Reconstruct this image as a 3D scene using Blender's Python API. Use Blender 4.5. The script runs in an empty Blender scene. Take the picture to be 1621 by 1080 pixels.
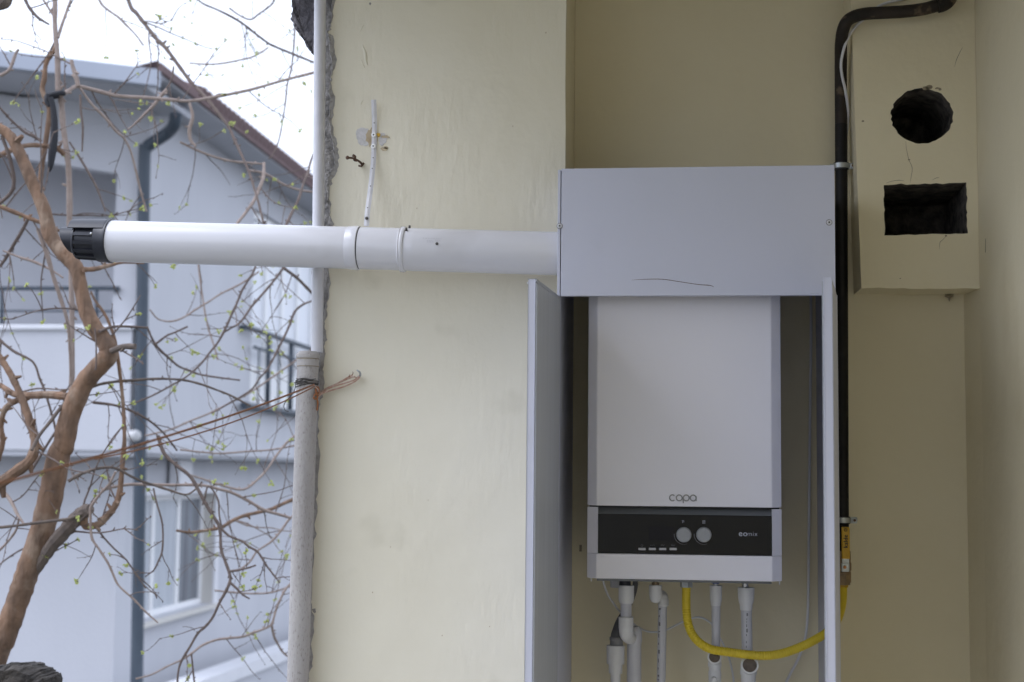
import bpy, bmesh, math, random
from mathutils import Vector, Matrix
R = math.radians
random.seed(7)
S = bpy.context.scene
COL = S.collection

# ------------------------------------------------------------------ camera
F_PX, CX, CY = 2350.0, 810.5, 540.0          # focal length and centre, in pixels of the 1621 px wide photograph
EYE = Vector((0, -3.66, 1.5))
_Y = Vector((1082 - CX, 750 - CY, F_PX)).normalized()
_X = Vector((1, 0, -_Y.x / _Y.z)).normalized()
_Z = _X.cross(_Y)
if _Z.y > 0: _Z = -_Z
def ray(px, py):
    c = Vector((px - CX, py - CY, F_PX))
    return Vector((c.dot(_X), c.dot(_Y), c.dot(_Z)))
def ony(px, py, y):
    d = ray(px, py); return EYE + d * ((y - EYE.y) / d.y)
def onx(px, py, x):
    d = ray(px, py); return EYE + d * ((x - EYE.x) / d.x)
right = Vector((_X.x, _Y.x, _Z.x)); down = Vector((_X.y, _Y.y, _Z.y)); fwd = Vector((_X.z, _Y.z, _Z.z))
cd = bpy.data.cameras.new('camera'); cam = bpy.data.objects.new('camera', cd); COL.objects.link(cam)
rot = Matrix((right, -down, -fwd)).transposed()
cam.matrix_world = Matrix.Translation(EYE) @ rot.to_4x4()
cd.sensor_width = 36.0; cd.lens = F_PX / 1621 * 36.0
cd.clip_start = 0.05; cd.clip_end = 3000
cd.dof.use_dof = True; cd.dof.focus_distance = 3.35; cd.dof.aperture_fstop = 4.5
S.camera = cam
S.render.resolution_x, S.render.resolution_y = 1024, 682

# ------------------------------------------------------------------ sky, sun, exposure
SUN_EL, SUN_AZ = R(50), R(250)                # azimuth clockwise from +Y: veiled sun from the left
w = bpy.data.worlds.new('World'); S.world = w; w.use_nodes = True
nt = w.node_tree
bg = nt.nodes['Background']
sk = nt.nodes.new('ShaderNodeTexSky'); sk.sky_type = 'NISHITA'; sk.sun_disc = False
sk.sun_elevation = SUN_EL; sk.sun_rotation = SUN_AZ; sk.dust_density = 6.0; sk.air_density = 1.0
hs = nt.nodes.new('ShaderNodeHueSaturation'); hs.inputs['Saturation'].default_value = 0.35; hs.inputs['Value'].default_value = 1.0
nt.links.new(sk.outputs[0], hs.inputs['Color']); tint = nt.nodes.new('ShaderNodeMix'); tint.data_type = 'RGBA'; tint.blend_type = 'MULTIPLY'; tint.inputs['Factor'].default_value = 1.0
tint.inputs['B'].default_value = (0.88, 0.96, 1.22, 1)          # cool overcast light
nt.links.new(hs.outputs[0], tint.inputs['A']); cloud = nt.nodes.new('ShaderNodeMix'); cloud.data_type = 'RGBA'; cloud.inputs['Factor'].default_value = 0.65
cloud.inputs['B'].default_value = (6.75, 7.4, 8.75, 1)             # even cloud layer over the clear sky
nt.links.new(tint.outputs['Result'], cloud.inputs['A']); nt.links.new(cloud.outputs['Result'], bg.inputs['Color'])
bg.inputs['Strength'].default_value = 0.15
sd = bpy.data.lights.new('sun', 'SUN'); sd.energy = 0.5; sd.angle = R(35); sd.color = (1, 0.99, 0.97)
so = bpy.data.objects.new('sun', sd); COL.objects.link(so)
so.location = (-4, -6, 12)
sdir = Vector((math.sin(SUN_AZ) * math.cos(SUN_EL), math.cos(SUN_AZ) * math.cos(SUN_EL), math.sin(SUN_EL)))
so.rotation_euler = sdir.to_track_quat('Z', 'Y').to_euler()
vs = S.view_settings
S.display_settings.display_device = 'sRGB'
vs.view_transform = 'Standard'; vs.look = 'None'; vs.gamma = 1; vs.use_curve_mapping = False
vs.exposure = 0.78

# ------------------------------------------------------------------ materials
def mat(name, col, rough=0.5, col2=None, scale=8.0, stretch=(1, 1, 1), bump=0.0, bscale=60.0, bstretch=(1, 1, 1),
        metal=0.0, spec=0.5, detail=5.0, contrast=(0.35, 0.7), bump2=0.0, bscale2=4.0, trans=0.0, spots=None, rough2=None, mask=None):
    m = bpy.data.materials.new(name); m.use_nodes = True
    n = m.node_tree.nodes; l = m.node_tree.links
    p = n['Principled BSDF']
    p.inputs['Base Color'].default_value = (*col, 1); p.inputs['Roughness'].default_value = rough
    p.inputs['Metallic'].default_value = metal; p.inputs['Specular IOR Level'].default_value = spec
    tc = n.new('ShaderNodeTexCoord')
    def noise(sc, st, det=detail):
        mp = n.new('ShaderNodeMapping'); mp.inputs['Scale'].default_value = st
        l.new(tc.outputs['Object'], mp.inputs['Vector'])
        t = n.new('ShaderNodeTexNoise'); t.inputs['Scale'].default_value = sc; t.inputs['Detail'].default_value = det
        l.new(mp.outputs[0], t.inputs['Vector']); return t
    cout = None
    if col2 is not None:
        t = noise(scale, stretch)
        mr = n.new('ShaderNodeMapRange'); mr.inputs['From Min'].default_value = contrast[0]; mr.inputs['From Max'].default_value = contrast[1]
        l.new(t.outputs['Fac'], mr.inputs['Value'])
        mx = n.new('ShaderNodeMix'); mx.data_type = 'RGBA'
        mx.inputs['A'].default_value = (*col, 1); mx.inputs['B'].default_value = (*col2, 1)
        l.new(mr.outputs[0], mx.inputs['Factor']); cout = mx.outputs['Result']
    if spots is not None:                      # (scale, low, high, colour, stretch)
        t = noise(spots[0], spots[4] if len(spots) > 4 else (1, 1, 1), 3.0)
        mr = n.new('ShaderNodeMapRange'); mr.inputs['From Min'].default_value = spots[1]; mr.inputs['From Max'].default_value = spots[2]
        l.new(t.outputs['Fac'], mr.inputs['Value'])
        mx = n.new('ShaderNodeMix'); mx.data_type = 'RGBA'
        if cout is not None: l.new(cout, mx.inputs['A'])
        else: mx.inputs['A'].default_value = (*col, 1)
        mx.inputs['B'].default_value = (*spots[3], 1)
        l.new(mr.outputs[0], mx.inputs['Factor']); cout = mx.outputs['Result']
    if cout is not None: l.new(cout, p.inputs['Base Color'])
    if rough2 is not None:
        t = noise(scale * 2, stretch)
        mr = n.new('ShaderNodeMapRange'); mr.inputs['To Min'].default_value = rough; mr.inputs['To Max'].default_value = rough2
        l.new(t.outputs['Fac'], mr.inputs['Value']); l.new(mr.outputs[0], p.inputs['Roughness'])
    nrm = None
    for b, sc, st in ((bump, bscale, bstretch), (bump2, bscale2, (1, 1, 1))):
        if b > 0:
            t = noise(sc, st)
            bp = n.new('ShaderNodeBump'); bp.inputs['Strength'].default_value = 1.0; bp.inputs['Distance'].default_value = b
            hsock = t.outputs['Fac']
            if mask is not None and b == bump:
                tm_ = noise(mask, (1, 1, 0.7), 3.0); mr = n.new('ShaderNodeMapRange'); mr.inputs['From Min'].default_value = 0.42; mr.inputs['From Max'].default_value = 0.68
                mu = n.new('ShaderNodeMath'); mu.operation = 'MULTIPLY'; l.new(tm_.outputs['Fac'], mr.inputs['Value']); l.new(mr.outputs[0], mu.inputs[0]); l.new(t.outputs['Fac'], mu.inputs[1]); hsock = mu.outputs[0]
            l.new(hsock, bp.inputs['Height'])
            if nrm is not None: l.new(nrm, bp.inputs['Normal'])
            nrm = bp.outputs[0]
    if nrm is not None: l.new(nrm, p.inputs['Normal'])
    if trans > 0:
        tr = n.new('ShaderNodeBsdfTranslucent'); tr.inputs['Color'].default_value = (*col, 1)
        ms = n.new('ShaderNodeMixShader'); ms.inputs[0].default_value = trans
        l.new(p.outputs[0], ms.inputs[1]); l.new(tr.outputs[0], ms.inputs[2])
        l.new(ms.outputs[0], n['Material Output'].inputs['Surface'])
    return m

M = {}
M['cream'] = mat('cream_wall_paint', (0.71, 0.665, 0.525), 0.75, (0.745, 0.705, 0.575), 2.2, bump=0.0022, bscale=46, bstretch=(1.5, 1, 0.42), mask=6.5,
                 bump2=0.006, bscale2=7, spots=(7.0, 0.66, 0.80, (0.64, 0.60, 0.47)))
M['cream_smooth'] = mat('cream_niche_paint', (0.725, 0.65, 0.455), 0.8, (0.76, 0.69, 0.50), 2.5, bump=0.0008, bscale=50, bstretch=(1, 1, 0.6),
                        bump2=0.008, bscale2=5, spots=(5.0, 0.62, 0.78, (0.69, 0.612, 0.42), (1, 1, 0.6)))
M['concrete'] = mat('weathered_concrete', (0.16, 0.155, 0.15), 0.95, (0.36, 0.345, 0.33), 40, bump=0.012, bscale=60)
M['slab'] = mat('dark_slab_concrete', (0.10, 0.095, 0.105), 0.95, (0.21, 0.195, 0.205), 28, bump=0.02, bscale=45)
M['plaster'] = mat('grey_patch_plaster', (0.52, 0.51, 0.50), 0.9, (0.62, 0.60, 0.60), 60, bump=0.003, bscale=90)
M['stain'] = mat('brown_stain', (0.42, 0.33, 0.21), 0.9, (0.52, 0.44, 0.31), 70, bump=0.002, bscale=90)
M['crack'] = mat('crack_line', (0.20, 0.165, 0.115), 0.95, (0.34, 0.29, 0.20), 60)
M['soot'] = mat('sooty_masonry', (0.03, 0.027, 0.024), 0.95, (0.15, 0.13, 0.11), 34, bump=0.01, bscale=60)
M['ceiling'] = mat('ceiling_paint', (0.76, 0.73, 0.64), 0.9, (0.78, 0.75, 0.67), 3)
M['tile'] = mat('floor_tile', (0.56, 0.55, 0.52), 0.5, (0.60, 0.59, 0.56), 6)
M['pvc'] = mat('white_pvc', (0.72, 0.72, 0.72), 0.38, (0.66, 0.66, 0.66), 30, stretch=(1, 1, 0.2))
M['pvc_grey'] = mat('pipe_grey_white', (0.60, 0.60, 0.63), 0.4, (0.55, 0.55, 0.58), 25)
M['pvc_dirty'] = mat('dirty_drain_plastic', (0.44, 0.42, 0.40), 0.75, (0.33, 0.31, 0.295), 14, stretch=(1.5, 1.5, 0.25), bump=0.002, bscale=120,
                     spots=(330, 0.57, 0.72, (0.24, 0.22, 0.205), (1, 1, 0.30)))
M['cab'] = mat('lilac_white_sheet', (0.555, 0.57, 0.675), 0.40, (0.53, 0.55, 0.65), 3, spots=(9, 0.64, 0.80, (0.50, 0.515, 0.60)), bump=0.0002, bscale=200, bump2=0.004, bscale2=2.2, rough2=0.5)
M['cab_in'] = mat('grey_brushed_sheet', (0.41, 0.43, 0.475), 0.40, (0.47, 0.49, 0.535), 14, stretch=(8, 8, 0.15), rough2=0.6)
M['flue'] = mat('white_flue_enamel', (0.66, 0.66, 0.69), 0.10, (0.63, 0.63, 0.66), 9, stretch=(0.5, 3, 3), rough2=0.26, spots=(5, 0.62, 0.78, (0.57, 0.565, 0.58)))
M['black'] = mat('black_plastic', (0.013, 0.014, 0.020), 0.38, (0.020, 0.021, 0.028), 40)
M['steel'] = mat('galvanised_steel', (0.50, 0.53, 0.54), 0.42, (0.38, 0.40, 0.41), 60, metal=0.85)
M['steel_w'] = mat('white_coated_strap', (0.72, 0.72, 0.76), 0.4, (0.62, 0.62, 0.66), 60)
M['screw'] = mat('screw_metal', (0.62, 0.62, 0.62), 0.3, metal=0.9)
M['hole'] = mat('dark_hole', (0.02, 0.02, 0.02), 0.9)
M['brass'] = mat('aged_brass', (0.40, 0.29, 0.18), 0.45, (0.25, 0.19, 0.13), 80, metal=0.7)
M['socket'] = mat('brown_socket', (0.17, 0.135, 0.11), 0.8, (0.11, 0.09, 0.075), 120)
M['copper'] = mat('copper_nut', (0.55, 0.25, 0.10), 0.45, metal=0.6)
M['blackpipe'] = mat('black_painted_pipe', (0.007, 0.0065, 0.0065), 0.5, (0.011, 0.010, 0.010), 50, spec=0.25, spots=(16, 0.66, 0.74, (0.06, 0.04, 0.028)))
M['rustpipe'] = mat('worn_brown_pipe', (0.034, 0.025, 0.019), 0.6, (0.010, 0.009, 0.008), 20, bump=0.001, bscale=100, spec=0.3, spots=(26, 0.60, 0.68, (0.11, 0.08, 0.055)))
M['yellow'] = mat('yellow_gas_hose', (0.74, 0.56, 0.03), 0.42, (0.68, 0.51, 0.028), 40)
M['lever'] = mat('yellow_lever', (0.58, 0.34, 0.015), 0.45, (0.5, 0.3, 0.015), 50)
M['ink'] = mat('dark_print', (0.03, 0.03, 0.03), 0.7)
M['print'] = mat('faint_grey_print', (0.50, 0.50, 0.53), 0.5)
M['boiler'] = mat('boiler_white', (0.745, 0.735, 0.79), 0.28, (0.725, 0.715, 0.77), 4, bump2=0.002, bscale2=2.5, rough2=0.36)
M['glass'] = mat('black_panel_glass', (0.0075, 0.0075, 0.009), 0.25, spec=0.3)
M['display'] = mat('dark_blue_display', (0.006, 0.006, 0.012), 0.2, spec=0.3)
M['strip'] = mat('grey_strip', (0.16, 0.17, 0.18), 0.4)
M['knob'] = mat('grey_knob', (0.30, 0.31, 0.33), 0.38, (0.27, 0.28, 0.30), 120)
M['button'] = mat('grey_button', (0.42, 0.42, 0.45), 0.35)
M['silver'] = mat('silver_badge', (0.30, 0.30, 0.30), 0.30, metal=0.8)
M['pale'] = mat('pale_panel_print', (0.42, 0.43, 0.50), 0.5)
M['pale2'] = mat('dim_panel_print', (0.17, 0.17, 0.19), 0.5)
M['blue'] = mat('blue_cap', (0.015, 0.06, 0.28), 0.4)
M['dkgrey'] = mat('dark_grey_rubber', (0.10, 0.10, 0.105), 0.55, (0.13, 0.13, 0.135), 50)
M['midgrey'] = mat('grey_rubber', (0.22, 0.22, 0.225), 0.5)
M['cable'] = mat('white_cable', (0.66, 0.66, 0.68), 0.4)
M['rope'] = mat('brown_orange_rope', (0.30, 0.155, 0.095), 0.85, (0.18, 0.09, 0.055), 300)
M['rope_pale'] = mat('pale_worn_rope', (0.55, 0.42, 0.35), 0.9, (0.36, 0.17, 0.10), 140)
M['rope_orange'] = mat('orange_rope', (0.36, 0.145, 0.055), 0.85, (0.22, 0.09, 0.04), 200)
M['wire'] = mat('dark_binding_wire', (0.08, 0.075, 0.07), 0.6, metal=0.4)
M['rust'] = mat('rust', (0.12, 0.065, 0.04), 0.85, (0.07, 0.04, 0.03), 90, bump=0.003, bscale=160)
M['hpaint'] = mat('blue_grey_render', (0.565, 0.57, 0.60), 0.85, (0.525, 0.53, 0.56), 1.1, stretch=(1, 1, 0.4), bump=0.004, bscale=30, spots=(1.3, 0.58, 0.80, (0.49, 0.505, 0.535), (1.3, 1.3, 0.3)))
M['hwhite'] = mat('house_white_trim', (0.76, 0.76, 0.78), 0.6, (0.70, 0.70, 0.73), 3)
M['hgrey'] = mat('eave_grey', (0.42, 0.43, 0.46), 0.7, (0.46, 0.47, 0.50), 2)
M['hdark'] = mat('dark_slate_metal', (0.045, 0.062, 0.082), 0.5, (0.06, 0.078, 0.10), 4)
M['fascia'] = mat('pale_fascia_metal', (0.37, 0.40, 0.46), 0.5, (0.34, 0.37, 0.43), 2)
M['rooftile'] = mat('red_roof_tile', (0.15, 0.10, 0.10), 0.85, (0.19, 0.125, 0.12), 6)
M['frame'] = mat('white_window_frame', (0.86, 0.86, 0.86), 0.35)
M['cream_reveal'] = mat('cream_reveal', (0.60, 0.58, 0.54), 0.8)
M['curtain'] = mat('pale_curtain', (0.62, 0.64, 0.68), 0.9)
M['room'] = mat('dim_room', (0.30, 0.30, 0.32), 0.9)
M['ground'] = mat('yard_earth', (0.15, 0.15, 0.145), 0.95, (0.10, 0.105, 0.095), 1.2, bump=0.02, bscale=8)
M['bark'] = mat('tan_bark', (0.24, 0.145, 0.09), 0.9, (0.125, 0.082, 0.056), 13, stretch=(2, 2, 0.6), bump=0.016, bscale=40, bstretch=(1, 1, 0.4),
                spots=(11, 0.56, 0.70, (0.29, 0.21, 0.15)))
M['bark_grey'] = mat('grey_brown_bark', (0.16, 0.125, 0.10), 0.9, (0.10, 0.08, 0.07), 30, bump=0.003, bscale=80)
M['twig'] = mat('dark_twig_bark', (0.12, 0.092, 0.08), 0.9, (0.17, 0.13, 0.11), 40)
M['twig_pale'] = mat('pale_hazed_twig_bark', (0.33, 0.265, 0.23), 0.9, (0.25, 0.195, 0.165), 40)  # pale bark tone with the haze over blurred twigs put into the colour
M['stump'] = mat('rough_dark_bark', (0.030, 0.026, 0.023), 0.95, (0.07, 0.06, 0.05), 18, bump=0.03, bscale=30)
M['leaf'] = mat('young_leaf_green', (0.56, 0.60, 0.22), 0.6, (0.46, 0.53, 0.17), 60, trans=0.45)
M['strap'] = mat('black_tie_cloth', (0.02, 0.021, 0.026), 0.8)
M['lamp'] = mat('white_lamp_shell', (0.50, 0.50, 0.50), 0.4)
def pane_mat():
    m = bpy.data.materials.new('window_pane'); m.use_nodes = True
    n = m.node_tree.nodes; l = m.node_tree.links
    for x in list(n):
        if x.type == 'BSDF_PRINCIPLED': n.remove(x)
    t = n.new('ShaderNodeBsdfTransparent'); g = n.new('ShaderNodeBsdfGlossy'); g.inputs['Roughness'].default_value = 0.02
    t.inputs['Color'].default_value = (0.86, 0.9, 0.92, 1)
    fr = n.new('ShaderNodeFresnel'); fr.inputs['IOR'].default_value = 1.7
    mx = n.new('ShaderNodeMixShader'); l.new(fr.outputs[0], mx.inputs[0])
    l.new(t.outputs[0], mx.inputs[1]); l.new(g.outputs[0], mx.inputs[2]); l.new(mx.outputs[0], n['Material Output'].inputs['Surface'])
    return m
M['pane'] = pane_mat()
M['milkpane'] = mat('curtained_window_pane', (0.52, 0.55, 0.59), 0.25, (0.40, 0.43, 0.47), 2.5, stretch=(1, 6, 0.3), spec=0.4)
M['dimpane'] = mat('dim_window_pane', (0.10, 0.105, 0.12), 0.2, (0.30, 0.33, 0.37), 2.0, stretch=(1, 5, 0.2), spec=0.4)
M['palepane'] = mat('pale_door_pane', (0.76, 0.78, 0.82), 0.35, spec=0.2)
M['flake'] = mat('flaked_plaster_edge', (0.40, 0.385, 0.365), 0.95, (0.24, 0.23, 0.22), 70, bump=0.004, bscale=120)

# ------------------------------------------------------------------ shape helpers
def B(): return bmesh.new()
def box(bm, x0, x1, y0, y1, z0, z1, bev=0.0):
    t = bmesh.new()
    bmesh.ops.create_cube(t, size=1)
    for v in t.verts:
        v.co = Vector(((x0 + x1) / 2 + v.co.x * (x1 - x0), (y0 + y1) / 2 + v.co.y * (y1 - y0), (z0 + z1) / 2 + v.co.z * (z1 - z0)))
    if bev > 0: bmesh.ops.bevel(t, geom=list(t.edges), offset=bev, segments=2, affect='EDGES', profile=0.5)
    join(bm, t); return bm
def join(bm, t, mtx=None):
    if mtx is not None: bmesh.ops.transform(t, matrix=mtx, verts=t.verts)
    me = bpy.data.meshes.new('tmp'); t.to_mesh(me); t.free(); bm.from_mesh(me); bpy.data.meshes.remove(me)
def smooth_path(pts, n=6):
    pts = [Vector(p) for p in pts]
    if len(pts) < 3: return pts
    out = []
    for i in range(len(pts) - 1):
        p0 = pts[i - 1] if i > 0 else pts[i] * 2 - pts[i + 1]
        p1, p2 = pts[i], pts[i + 1]
        p3 = pts[i + 2] if i + 2 < len(pts) else pts[i + 1] * 2 - pts[i]
        for k in range(n):
            t = k / n
            out.append(0.5 * ((2 * p1) + (p2 - p0) * t + (2 * p0 - 5 * p1 + 4 * p2 - p3) * t * t + (3 * p1 - p0 - 3 * p2 + p3) * t ** 3))
    out.append(pts[-1]); return out
def lerp_list(vals, n):
    out = []
    for i in range(n):
        t = i / (n - 1) * (len(vals) - 1); k = min(int(t), len(vals) - 2); out.append(vals[k] + (vals[k + 1] - vals[k]) * (t - k))
    return out
def tube(bm, pts, r, seg=12, cap=True, smooth=True):
    pts = [Vector(p) for p in pts]; n = len(pts)
    rs = r if isinstance(r, (list, tuple)) else [r] * n
    if len(rs) != n: rs = lerp_list(list(rs), n)
    prev = None; rings = []
    for i in range(n):
        d = (pts[min(i + 1, n - 1)] - pts[max(i - 1, 0)])
        if d.length < 1e-9: d = Vector((0, 0, 1))
        d.normalize()
        if prev is None:
            u = d.orthogonal().normalized()
        else:
            u = prev - d * prev.dot(d)
            u = u.normalized() if u.length > 1e-6 else d.orthogonal().normalized()
        prev = u; v = d.cross(u)
        rings.append([bm.verts.new(pts[i] + (u * math.cos(2 * math.pi * k / seg) + v * math.sin(2 * math.pi * k / seg)) * rs[i]) for k in range(seg)])
    for a, b in zip(rings, rings[1:]):
        for k in range(seg):
            f = bm.faces.new((a[k], a[(k + 1) % seg], b[(k + 1) % seg], b[k])); f.smooth = smooth
    if cap:
        bm.faces.new(list(reversed(rings[0]))); bm.faces.new(rings[-1])
    return bm
def cyl(bm, p0, p1, r, r2=None, seg=20):
    return tube(bm, [p0, p1], [r, r if r2 is None else r2], seg)
def lathe(bm, p0, axis, prof, seg=32):
    """prof: list of (distance along the axis, radius); hard edges come from doubled stations"""
    axis = Vector(axis).normalized(); p0 = Vector(p0)
    pts = [p0 + axis * a for a, _ in prof]
    u = axis.orthogonal().normalized(); v = axis.cross(u); rings = []
    for p, (_, r) in zip(pts, prof):
        rings.append([bm.verts.new(p + (u * math.cos(2 * math.pi * k / seg) + v * math.sin(2 * math.pi * k / seg)) * r) for k in range(seg)])
    for a, b in zip(rings, rings[1:]):
        for k in range(seg):
            f = bm.faces.new((a[k], a[(k + 1) % seg], b[(k + 1) % seg], b[k])); f.smooth = True
    bm.faces.new(list(reversed(rings[0]))); bm.faces.new(rings[-1])
    return bm
def prism_xz(bm, poly, y0, y1):
    a = [bm.verts.new((x, y0, z)) for x, z in poly]; b = [bm.verts.new((x, y1, z)) for x, z in poly]
    bm.faces.new(a); bm.faces.new(list(reversed(b))); n = len(poly)
    for i in range(n): bm.faces.new((a[i], b[i], b[(i + 1) % n], a[(i + 1) % n]))
    return bm
def prism_xy(bm, poly, z0, z1, bev=0.0):
    t = bmesh.new()
    a = [t.verts.new((x, y, z0)) for x, y in poly]; b = [t.verts.new((x, y, z1)) for x, y in poly]
    t.faces.new(a); t.faces.new(list(reversed(b))); n = len(poly)
    for i in range(n): t.faces.new((a[i], b[i], b[(i + 1) % n], a[(i + 1) % n]))
    if bev: bmesh.ops.bevel(t, geom=list(t.edges), offset=bev, segments=2, affect='EDGES', profile=0.5)
    join(bm, t); return bm
def quad(bm, *ps):
    return bm.faces.new([bm.verts.new(Vector(p)) for p in ps])
def mesh_from(bm, name):
    bmesh.ops.recalc_face_normals(bm, faces=bm.faces)
    for e in bm.edges:
        if len(e.link_faces) == 2 and e.calc_face_angle(0) > 0.62: e.smooth = False
    me = bpy.data.meshes.new(name); bm.to_mesh(me); bm.free(); return me

def thing(name, label, cat, loc=(0, 0, 0), group=None):
    o = bpy.data.objects.new(name, None); COL.objects.link(o); o.location = loc
    o.empty_display_size = 0.05
    o['label'] = label; o['category'] = cat; o['root'] = list(loc)
    if group: o['group'] = group
    return o
def rootloc(o):
    while o.parent: o = o.parent
    return Vector(o.location)
def part(name, bm, m, parent, label=None, kind=None):
    off = rootloc(parent)
    for v in bm.verts: v.co -= off
    me = mesh_from(bm, name); me.materials.append(M[m])
    o = bpy.data.objects.new(name, me); COL.objects.link(o); o.parent = parent
    if label: o['label'] = label
    if kind: o['kind'] = kind
    return o
def single(name, bm, m, label=None, cat=None, group=None, kind=None):
    cs = [v.co for v in bm.verts]
    c = Vector(((min(v.x for v in cs) + max(v.x for v in cs)) / 2, (min(v.y for v in cs) + max(v.y for v in cs)) / 2, min(v.z for v in cs)))
    for v in bm.verts: v.co -= c
    me = mesh_from(bm, name); me.materials.append(M[m])
    o = bpy.data.objects.new(name, me); COL.objects.link(o); o.location = c
    if label: o['label'] = label
    if cat: o['category'] = cat
    if group: o['group'] = group
    if kind: o['kind'] = kind
    return o
def text_bm(body, width, centre, bold=0.0, rotz=0.0, depth=0.0004, height=None):
    """flat lettering facing the balcony (-Y), scaled to a given width, centred at a point"""
    cu = bpy.data.curves.new('txt', 'FONT'); cu.body = body; cu.size = 1; cu.space_character = 1.12; cu.extrude = 0.0; cu.offset = min(0.0, bold)
    o = bpy.data.objects.new('txt', cu); COL.objects.link(o)
    bpy.context.view_layer.update()
    me = bpy.data.meshes.new_from_object(o.evaluated_get(bpy.context.evaluated_depsgraph_get()))
    bm = bmesh.new(); bm.from_mesh(me)
    bpy.data.objects.remove(o); bpy.data.curves.remove(cu); me_keep = me
    if bold > 0:
        for k in (1, 2, 3):
            t = bmesh.new(); t.from_mesh(me_keep)
            for v in t.verts: v.co.x += bold * k / 3; v.co.z += 0.002 * k
            join(bm, t)
    bpy.data.meshes.remove(me_keep)
    xs = [v.co.x for v in bm.verts]; ys = [v.co.y for v in bm.verts]
    s = width / (max(xs) - min(xs)); sy = s if height is None else height / (max(ys) - min(ys))
    cx, cy = (max(xs) + min(xs)) / 2, (max(ys) + min(ys)) / 2
    for v in bm.verts:
        x, y = (v.co.x - cx) * s, (v.co.y - cy) * sy
        x, y = x * math.cos(rotz) - y * math.sin(rotz), x * math.sin(rotz) + y * math.cos(rotz)
        v.co = Vector((centre[0] + x, centre[1] - v.co.z * 0.02, centre[2] + y))
    return bm

# ------------------------------------------------------------------ setting
ZG = -1.9
bm = B(); box(bm, -900, 900, -900, 900, ZG - 0.5, ZG); single('ground', bm, 'ground', kind='structure')
bm = B(); box(bm, -1.05, 0.90, -9.0, 0.15, -0.2, 0.0); single('balcony_floor', bm, 'tile', kind='structure')
bm = B(); box(bm, -1.06, 0.90, -9.0, 0.15, 2.78, 2.95); single('balcony_ceiling', bm, 'ceiling', kind='structure')

YP, YB = -0.29, -0.12                       # pillar face, face of the boxed-in duct
XPR = -0.272                                # right edge of the pillar
# end wall: niche behind the boiler, pillar in front of it with ragged plaster edge
wall = thing('end_wall', 'cream painted end wall of the balcony with a ragged plaster edge beside the drainpipe', 'wall', (-0.55, -0.1, 0))
edge_px = [(0, 527), (25, 526), (42, 524), (52, 519), (60, 521), (80, 523), (100, 526), (118, 525), (135, 522), (160, 523), (190, 521), (215, 525), (232, 528),
           (250, 531), (268, 529), (280, 522), (295, 518), (315, 519), (332, 522), (350, 523), (370, 521), (400, 520), (430, 520), (468, 521), (485, 516),
           (505, 512), (520, 510), (535, 513), (548, 511), (560, 508), (585, 507), (600, 506), (625, 505), (640, 505), (660, 503), (690, 502), (720, 500),
           (760, 497), (800, 496), (840, 495), (860, 495), (900, 493), (950, 493), (962, 490), (975, 492), (1000, 490), (1040, 489), (1060, 486), (1080, 486)]
rng = random.Random(3)
poly = []
for (y0, x0), (y1, x1) in zip(edge_px, edge_px[1:]):
    for k in range(4):
        t = k / 4; p = ony(x0 + (x1 - x0) * t + (rng.uniform(-1.3, 1.3) if k else 0), y0 + (y1 - y0) * t, YP)
        poly.append((p.x, p.z))
top = poly[0]; bot = poly[-1]
poly = [(top[0] + 0.004, 2.78)] + [(top[0] - 0.002, 2.70)] + poly + [(bot[0] - 0.006, 0.5), (bot[0] - 0.004, 0.0), (XPR - 0.004, 0.0)]
rpts = [(XPR, z / 10) for z in range(0, 28)]
poly += [(x + rng.uniform(-0.0012, 0.0012), z) for x, z in rpts] + [(XPR, 2.78)]
bm = B(); prism_xz(bm, poly, YP, YP + 0.014); part('plaster_face', bm, 'cream', wall)
bm = B(); le = [q for q in poly if q[0] < -0.7 and 0.9 < q[1] < 2.75]; wd = 0.004
for i in range(len(le) - 1):                # band of bare flaked plaster along the broken edge
    w0 = wd; wd = max(0.0008, min(0.011, wd + rng.uniform(-0.0042, 0.0042)))
    a0, a1 = le[i], le[i + 1]
    quad(bm, (a0[0] - .0006, YP - .0009, a0[1]), (a0[0] + w0, YP - .0005, a0[1]), (a1[0] + wd, YP - .0005, a1[1]), (a1[0] - .0006, YP - .0009, a1[1]))
    quad(bm, (a0[0] - .0006, YP - .0009, a0[1]), (a1[0] - .0006, YP - .0009, a1[1]), (a1[0] - .004, YP + .010, a1[1]), (a0[0] - .004, YP + .010, a0[1]))
part('flaked_edge', bm, 'flake', wall)
bm = B()                                    # rough core, its left end shows beside the plaster edge
zs = [i * 0.02 for i in range(0, 140)]
cols = []
for i, z in enumerate(zs):
    xl = -0.905 + 0.010 * math.sin(z * 9) + rng.uniform(-0.006, 0.006)
    cols.append((xl, z))
cp = cols + [(XPR - 0.012, 2.78), (XPR - 0.012, 0.0)]
# right of the pipe the core stands just inside the plaster edge
def edge_x(z):
    best = min(poly[2:-31], key=lambda q: abs(q[1] - z)); return best[0]
prism_xz(bm, [(-0.862 + 0.004 * math.sin(z * 31) + rng.uniform(-0.003, 0.003), z) for z in zs] + [(XPR - 0.012, 2.775), (XPR - 0.012, 0.0)], YP + 0.0145, 0.0)
part('wall_core', bm, 'concrete', wall)
bm = B(); box(bm, XPR - 0.0118, XPR - 0.0003, YP + 0.0145, 0.06, 0.0, 2.778); part('plaster_return', bm, 'cream_smooth', wall)
bm = B()
box(bm, XPR, 0.414, 0.0, 0.12, 0.0, 2.78); box(bm, 0.4141, 0.80, 0.0, 0.12, 0.0, 1.945); box(bm, 0.38, 0.80, 0.32, 0.44, 1.90, 2.80); box(bm, 0.38, 0.80, 0.121, 0.319, 1.90, 1.944); box(bm, 0.38, 0.4139, 0.121, 0.319, 1.945, 2.80)
part('niche_face', bm, 'cream_smooth', wall)
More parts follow.
